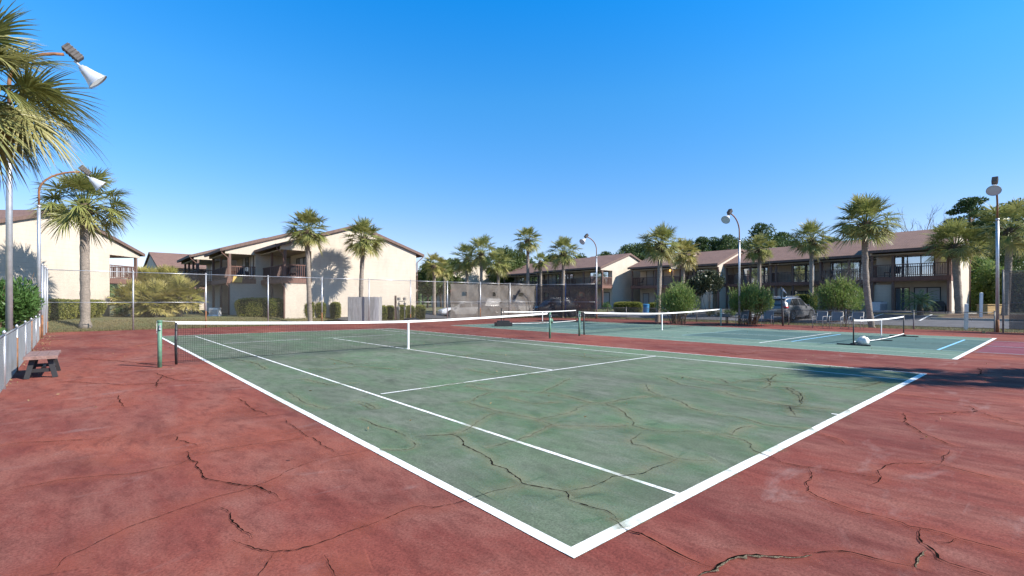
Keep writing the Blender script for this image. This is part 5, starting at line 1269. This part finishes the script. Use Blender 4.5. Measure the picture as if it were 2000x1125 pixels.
# ------------------------------------------------------------------ furniture and small things
def chair(px, d, rz, label):
    x, y = at(px, d); root = empty('patio_chair', (x, y, .01), rz, label, 'chair', 'sling patio chairs')
    # local +x = the way the sitter faces
    b = MB()
    for s in (-.27, .27):
        b.tube([(.24, s, 0), (.25, s, .42), (.24, s, .64), (.16, s, .66), (-.16, s, .65)], .014, 6)
        b.tube([(-.30, s, 0), (-.20, s, .40), (-.34, s, .92)], .014, 6)
        b.tube([(.24, s, .42), (-.20, s, .40)], .013, 6)
    b.tube([(.24, -.27, .42), (.24, .27, .42)], .013, 6); b.tube([(-.34, -.27, .92), (-.34, .27, .92)], .014, 6); b.tube([(-.2, -.27, .38), (-.2, .27, .38)], .012, 6)
    b.build('frame', M['alu'], root, smooth=True)
    b = MB(); b.prism([(.24, .425), (0, .40), (-.20, .405), (-.20, .415), (0, .41), (.24, .435)], 1, -.25, .25); b.build('seat', M['sling'], root)
    b = MB(); b.prism([(-.205, .43), (-.335, .90), (-.325, .905), (-.19, .435)], 1, -.25, .25); b.build('backrest', M['sling'], root)
    for s in (-.27, .27):
        c = MB(); c.box(-.14, .20, s - .022, s + .022, .655, .675); c.build('armrest', M['alu'], root, bevel=.006)
    return root
for px, py, rz, lb in [(1449, 634.5, 2.9, 'patio chair standing right beside the fourth lamp pole'), (1499, 636.5, 3.25, 'lone patio chair in front of the gap between the two right oleanders'), (1601, 640.5, 3.0, 'leftmost of the three patio chairs below the large oleander'),
                       (1633, 641.5, 3.2, 'middle one of the three patio chairs below the large oleander'), (1672, 642.5, 3.1, 'rightmost of the three patio chairs, by the curved palm trunk')]:
    x, y = atg(px, py); chair(px, (Vector((x - CAM[0], y - CAM[1])).dot(Vector((SY, CY)))), rz, lb)
a, c = Vector(atg(1384, 633.5)), Vector(atg(1431, 634.5)); a = Vector((30.9, a.y)); c = Vector((30.9, a.y - 2.3))
root = empty('bench', (*((a + c) / 2), .01), math.pi / 2, 'long dark backless bench by the low fence left of the fourth lamp', 'bench', 'benches')
b = MB(); L = (c - a).length; [b.box(-L / 2, L / 2, -.17 + i * .12, -.07 + i * .12, .42, .46) for i in range(3)]; b.build('seat', M['black'], root)
for s in (-1, 1):
    b = MB(); b.box(s * L * .4 - .03, s * L * .4 + .03, -.14, -.09, 0, .42); b.box(s * L * .4 - .03, s * L * .4 + .03, .09, .14, 0, .42); b.build('leg', M['black'], root)
# plank bench, left foreground
fr = Vector(atg(80, 739)); bk = fr + Vector((0, 1))
root = empty('plank_bench', (fr.x, fr.y + .62, .0), math.pi / 2, 'low bench with pinkish brown planks and black legs by the left fence', 'bench', 'benches')
b = MB()
for i in range(3): b.box(-.70, .70, -.245 + i * .165, -.245 + i * .165 + .158, .405, .452)
b.box(-.722, -.70, -.25, .25, .385, .449); b.box(.70, .722, -.25, .25, .385, .449)
b.build('seat', M['benchwood'], root, bevel=.004)
for sx in (-.55, .55):
    for sy in (-1, 1):
        b = MB(); b.bar((sx, sy * .12, .405), (sx + (.04 if sx > 0 else -.04), sy * .21, 0), .085, .055, up=(1, 0, 0)); b.build('leg', M['black'], root, bevel=.004)
    b = MB(); b.box(sx - .02, sx + .02, -.18, .18, .12, .19); b.build('crossbar', M['black'], root)
b = MB(); b.box(-.55, .55, -.022, .022, .10, .17); b.build('stretcher', M['black'], root)
# board enclosure
ea = Vector(at(680, 34.4)); u = Vector((CY, -SY)) * .93 + Vector((SY, CY)) * .10; u.normalize()
root = empty('board_enclosure', (ea.x, ea.y, gz(*ea)), math.atan2(u.y, u.x), 'grey weathered board enclosure behind the tall fence below the thin palm', 'enclosure')
Wb, Db, Hb = 2.12, 1.35, 1.86
for nm, fn in (('front_boards', 0), ('side_boards', 1), ('back_boards', 2), ('end_boards', 3)):
    b = MB(); L = Wb if fn in (0, 2) else Db; k = int(L / .118); rr_ = random.Random(fn)
    for i in range(k):
        a0, a1 = i * L / k + .003, (i + 1) * L / k - .003; h_ = Hb + rr_.uniform(-.02, .02); o_ = rr_.uniform(0, .006)
        if fn == 0: b.box(a0, a1, -.022 - o_, .0 - o_, .02, h_)
        if fn == 2: b.box(a0, a1, Db, Db + .022, .02, h_)
        if fn == 1: b.box(-.022 - o_, 0 - o_, a0, a1, .02, h_)
        if fn == 3: b.box(Wb, Wb + .022, a0, a1, .02, h_)
    b.build(nm, M['greywood'], root)
b = MB(); [b.box(x_, x_ + .08, y_, y_ + .08, -.1, Hb - .04) for x_ in (.01, Wb - .09) for y_ in (.01, Db - .09)]; b.build('corner_posts', M['greywood'], root)
b = MB(); b.box(-.05, -.03, .35, .45, .85, 1.05); b.tube([(-.05, .4, .9), (-.08, .4, .92), (-.08, .4, 1.0), (-.05, .4, 1.02)], .012, 6); b.build('latch', M['black'], root)
# gas meters on a riser
mx, my = at(781, 38.2); z = gz(mx, my)
root = empty('gas_meters', (mx, my, z), -YAW, 'two pale gas meters on a pipe against the beige gable wall', 'gas meter')
b = MB(); b.box(-.42, -.27, -.04, .06, 0, 2.0); b.build('backing_post', M['brown'], root)
for s in (-.08, .38):
    b = MB(); b.tube([(s, 0, 0), (s, 0, 1.55)], .03, 8); b.tube([(s, 0, .9), (s, 0, 1.1)], .10, 10); b.tube([(s, 0, 1.62), (s, 0, 1.85)], .13, 12); b.tube([(s, -.05, 1.35), (s, .05, 1.35)], .1, 12)
    b.build('meter', M['mulch'] if False else M['lowrail'], root, smooth=False)
b = MB(); b.tube([(-.08, 0, 1.55), (.38, 0, 1.55)], .025, 8); b.tube([(-.2, 0, 0), (-.2, 0, 1.1), (-.08, 0, 1.2)], .05, 8); b.build('pipe', M['concrete'], root, smooth=True)
def acunit(px, d, label, w_=.75, h=.75, m='plate'):
    x, y = at(px, d); root = empty('air_conditioner', (x, y, gz(x, y)), -YAW + .2, label, 'air conditioner')
    b = MB(); b.box(-w_ / 2, w_ / 2, -w_ / 2, w_ / 2, .04, h); b.box(-w_ / 2 - .05, w_ / 2 + .05, -w_ / 2 - .05, w_ / 2 + .05, -.2, .04); b.build('casing', M[m], root, bevel=.02)
    b = MB(); [b.box(-w_ / 2 + .04, w_ / 2 - .04, -w_ / 2 - .008, -w_ / 2 - .001, .1 + i * .06, .125 + i * .06) for i in range(int((h - .2) / .06))]; b.build('grille', M['lampdark'], root)
    b = MB(); b.tube([(0, 0, h), (0, 0, h + .03)], w_ * .38, 20); b.build('fan_guard', M['lampdark'], root)
acunit(420, 35.5, 'white air conditioning box beside the large rounded bush', .62, .58, 'white')
acunit(1717, 39.6, 'grey air conditioning unit before the diagonal board wall', .8, .85, 'lampwhite')
# white wooden markers, yellow timber box, kerb stone
for px, d, h, lb in ((1886.5, 26.4, 1.40, 'nearer white wooden post behind the low fence'), (1915.5, 31.5, 1.62, 'farther white wooden post beside the yellowish timber box')):
    x, y = at(px, d); b = MB(); b.box(-.07, .07, -.07, .07, -.2, h); b.box(-.075, .075, -.075, .075, h - .16, h - .13); b.add([(-.07, -.07, h), (.07, -.07, h), (.07, .07, h), (-.07, .07, h), (0, 0, h + .03)], [(0, 1, 4), (1, 2, 4), (2, 3, 4), (3, 0, 4)])
    o = b.build('marker_post', M['white']); o.location = (x, y, gz(x, y)); o.rotation_euler = (R(.8), R(-1), .4); tag(o, lb, 'post', 'white marker posts')
x, y = at(1938, 33.5); root = empty('timber_box', (x, y, gz(x, y)), -.6, 'low yellowish timber box beyond the road by the right edge lamp', 'box')
b = MB(); [b.box(-.8, .8, -.35, -.31, .05 + i * .2, .235 + i * .2) for i in range(3)]; [b.box(-.8, .8, .31, .35, .05 + i * .2, .235 + i * .2) for i in range(3)]; [b.box(s, s + .04, -.31, .31, .05, .64) for s in (-.8, .76)]; b.build('boards', M['tanwood'], root, bevel=.006)
b = MB(); b.box(-.86, .86, -.4, .4, .65, .70); b.build('lid', M['tanwood'], root, bevel=.01)
# leaning sign post beside the car
x, y = at(1529, 30.2); root = empty('sign_post', (x, y, 0), -YAW, 'dark leaning signpost with an edge-on plate in front of the parked grey car', 'sign post')
b = MB(); b.tube([(0, 0, 0), (-.12, 0, 2.45)], .045, 8); b.tube([(.06, .05, 0), (.03, .05, 1.2)], .04, 8); b.build('post', M['darkwire'], root, smooth=True)
b = MB(); b.prism([(-.02, 2.2), (.24, 2.0), (.24, 2.03), (-.02, 2.4)], 1, -.02, .0); b.build('plate', M['plate'], root)
# plastic bag bundle
x, y = atg(1686, 674); root = empty('plastic_bag', (x, y, .015), .5, 'crumpled white plastic bag bundle by the foot of the right portable net', 'bag'); root.scale = (.78, .78, .78)
rs = np.random.RandomState(9); G = 14
def blob(cx, cy, cz, rx, ry, rz_, sd):
    th = np.linspace(0, np.pi, G); ph = np.linspace(0, 2 * np.pi, 2 * G + 1)[:-1]; T, Pp = np.meshgrid(th, ph, indexing='ij')
    p = np.stack([np.sin(T) * np.cos(Pp), np.sin(T) * np.sin(Pp), np.cos(T)], -1).reshape(-1, 3); k = 1 + .09 * np.sin(p[:, 0] * 7 + sd) * np.cos(p[:, 1] * 6 + sd) + .06 * np.sin(p[:, 2] * 13 + p[:, 0] * 9 + sd)
    q = p * k[:, None] * [rx, ry, rz_] + [cx, cy, cz]; q[:, 2] = np.maximum(q[:, 2], 0.0); m2 = 2 * G
    return q, [i for a in range(G - 1) for j in range(m2) for i in (a * m2 + j, (a + 1) * m2 + j, (a + 1) * m2 + (j + 1) % m2, a * m2 + (j + 1) % m2)]
for nm, ar in (('bag_body', (0, 0, .17, .26, .22, .2, 1)), ('bag_knot', (.30, -.1, .15, .2, .15, .13, 4))):
    q, f_ = blob(*ar); o = npmesh(nm, q, 4, M['bag'], root, F=f_); o.data.polygons.foreach_set('use_smooth', [True] * len(o.data.polygons))
x, y = atg(1920, 651); b = MB(); b.box(-.1, .1, -.06, .06, 0, .1); o = b.build('brick', M['tanwood'], bevel=.01); o.location = (x + .4, y, .0); tag(o, 'small loose tan brick at the court edge near the right lamp', 'brick')
# sago palm in front of the nearest right house
def sago(px, d, label, ztr=1.0, n=34, L0=1.25):
    x, y = at(px, d); z = gz(x, y); root = empty('sago_palm', (x, y, z), 0, label, 'palm tree'); rs = np.random.RandomState(77)
    b = MB(); b.tube([(0, 0, -.1), (0, 0, ztr * .5), (0, 0, ztr)], [.2, .19, .15], 10); b.build('trunk', M['boot'], root, smooth=True)
    V = []; st = MB()
    for i in range(n):
        az = i * 2.4; e = R(78 - 92 * (i / n)); hd = np.array([math.cos(az), math.sin(az), 0]); up = np.array([0, 0, 1.]); p = np.array([0, 0, ztr - .05]); pts = [p]
        L = L0 * rs.uniform(.85, 1.1)
        for k in range(10): p = p + (hd * math.cos(e) + up * math.sin(e)) * L / 10; e -= .13; pts.append(p)
        st.tube([tuple(q) for q in pts], [.012] * 11, 3, cap=False); pts = np.array(pts)
        for s in (-1, 1):
            t = np.linspace(.15, 1, 26); idx = t * 9.99; lo = idx.astype(int); fr = (idx - lo)[:, None]; B = pts[lo] * (1 - fr) + pts[np.minimum(lo + 1, 10)] * fr
            T = unit(pts[np.minimum(lo + 1, 10)] - pts[lo]); S_ = unit(np.cross(T, up)) * s; D = unit(S_ + T * .7 + up * .15); ll = .2 * np.sin(np.pi * np.clip(t, .1, .95)) ** .5 + .05
            V.append(leaf_quads(B + D * (ll / 2)[:, None], D, ll, np.full(26, .022), rs))
    st.build('leaf_stalks', M['sago'], root); npmesh('crown', np.concatenate(V), 4, M['sago'], root, colr=np.repeat(rs.uniform(0, .5, sum(len(v) for v in V) // 4), 4))
sago(1797, 34.6, 'sago palm with feathery leaves before the nearest right house', 1.0)
x, y = at(1811, 36.6); root = empty('potted_plant', (x, y, .62), 0, 'dark pot holding a thin plant on the porch of the nearest right house', 'pot')
b = MB(); b.tube([(0, 0, 0), (0, 0, .05), (0, 0, .42), (0, 0, .46)], [.2, .22, .31, .33], 14); b.build('pot', M['black'], root, smooth=False)
b = MB(); b.tube([(0, 0, .4), (.02, 0, 1.1)], .015, 6); b.tube([(0, 0, .4), (-.12, .05, .95)], .01, 5); b.build('stem', M['stem'], root)
V = leaf_quads(rs.normal(0, .14, (160, 3)) + [0, 0, 1.2], unit(rs.normal(size=(160, 3))), np.full(160, .14), np.full(160, .04), rs); npmesh('leaves', V, 4, M['shrub'], root)
# porch armchair
x, y = at(1833, 37.2); root = empty('porch_armchair', (x, y, .62), math.pi, 'dark rounded porch armchair by the big ground floor window', 'chair')
b = MB(); b.box(-.3, .3, -.32, .32, .18, .42); b.build('seat', M['lampdark'], root, bevel=.05)
b = MB(); b.prism([(-.38, .1), (-.38, .7), (-.25, .92), (.25, .92), (.38, .7), (.38, .1)], 0, -.42, -.3); b.build('backrest', M['lampdark'], root, bevel=.03)
for s in (-1, 1):
    b = MB(); b.box(-.3, .3, s * .38 - .05, s * .38 + .05, .05, .62); b.build('armrest', M['lampdark'], root, bevel=.03)
# blue wrapped item at the white door, bikes area
x, y = at(1262, 47.3); root = empty('blue_barrel', (x, y, gz(x, y)), 0, 'tall blue plastic bin by the white door left of the leaning palm', 'bin')
b = MB(); b.tube([(0, 0, 0), (0, 0, .9)], [.26, .3], 14); b.build('bin_body', M['bluecloth'], root); b = MB(); b.tube([(0, 0, .9), (0, 0, .98), (0, 0, 1.02)], [.32, .32, .2], 14); b.build('lid', M['bluecloth'], root)
# balcony chairs
def bchair(x, y, z, rz, label, m='black'):
    root = empty('balcony_chair', (x, y, z), rz, label, 'chair', 'chairs on the balconies'); b = MB(); b.box(-.25, .25, -.25, .25, .4, .45); b.build('seat', M[m], root)
    b = MB(); b.bar((-.25, 0, .45), (-.4, 0, 1.0), .5, .04, up=(1, 0, 0)); b.build('backrest', M[m], root)
    for sx in (-.22, .22):
        for sy in (-.22, .22):
            c = MB(); c.box(sx - .02, sx + .02, sy - .02, sy + .02, 0, .4); c.build('leg', M[m], root)
bchair(48.9, 32.6, 3.40, 2.5, 'dark chair on the corner balcony of the porch lamp house')
bchair(9.3, 36.3, 3.21, -2.0, 'dark chair behind the balcony rail of the large beige house, near the corner')
bchair(9.6, 38.0, 3.21, -1.2, 'dark chair deeper inside the balcony of the large beige house')
bchair(7.0, 42.4, 3.30, -1.7, 'dark chair on the balcony of the second gabled house')
bchair(47.2, 7.6, 3.47, 2.6, 'dark chair at the left end of the nearest right balcony')
# yellow towel on the second house rail
b = MB(); b.prism([(-.36, .0), (.30, .0), (.36, .42), (-.28, .48)], 1, -.02, .0); o = b.build('yellow_towel', mat('yellow_cloth', (.62, .42, .12), .8)); x, y = at(464, 37.6); o.location = (x, y, 3.0); o.rotation_euler = (0, 0, 0); tag(o, 'yellow towel hanging on the lit balcony rail of the second gabled house', 'towel')
# round wall ornament
b = MB(); b.tube([(0, 0, 0), (.04, 0, 0)], [.36, .33], 20); o = b.build('wall_plaque', M['lampwhite']); x, y = x_on(1407, X=51.5); o.location = (53.2, 22.5, 4.4); tag(o, 'round grey plaque hanging on the wall below the bright gable strip', 'plaque')
# dark cover lying behind the tall fence
q, f_ = blob(0, 0, .1, .7, .4, .2, 2); o = npmesh('ground_cover_lid', q, 4, M['black'], F=f_); x, y = at(803, 36.5); o.location = (x, y, gz(x, y)); tag(o, 'dark lump lying in the grass behind the centre strap of the near net', 'cover')
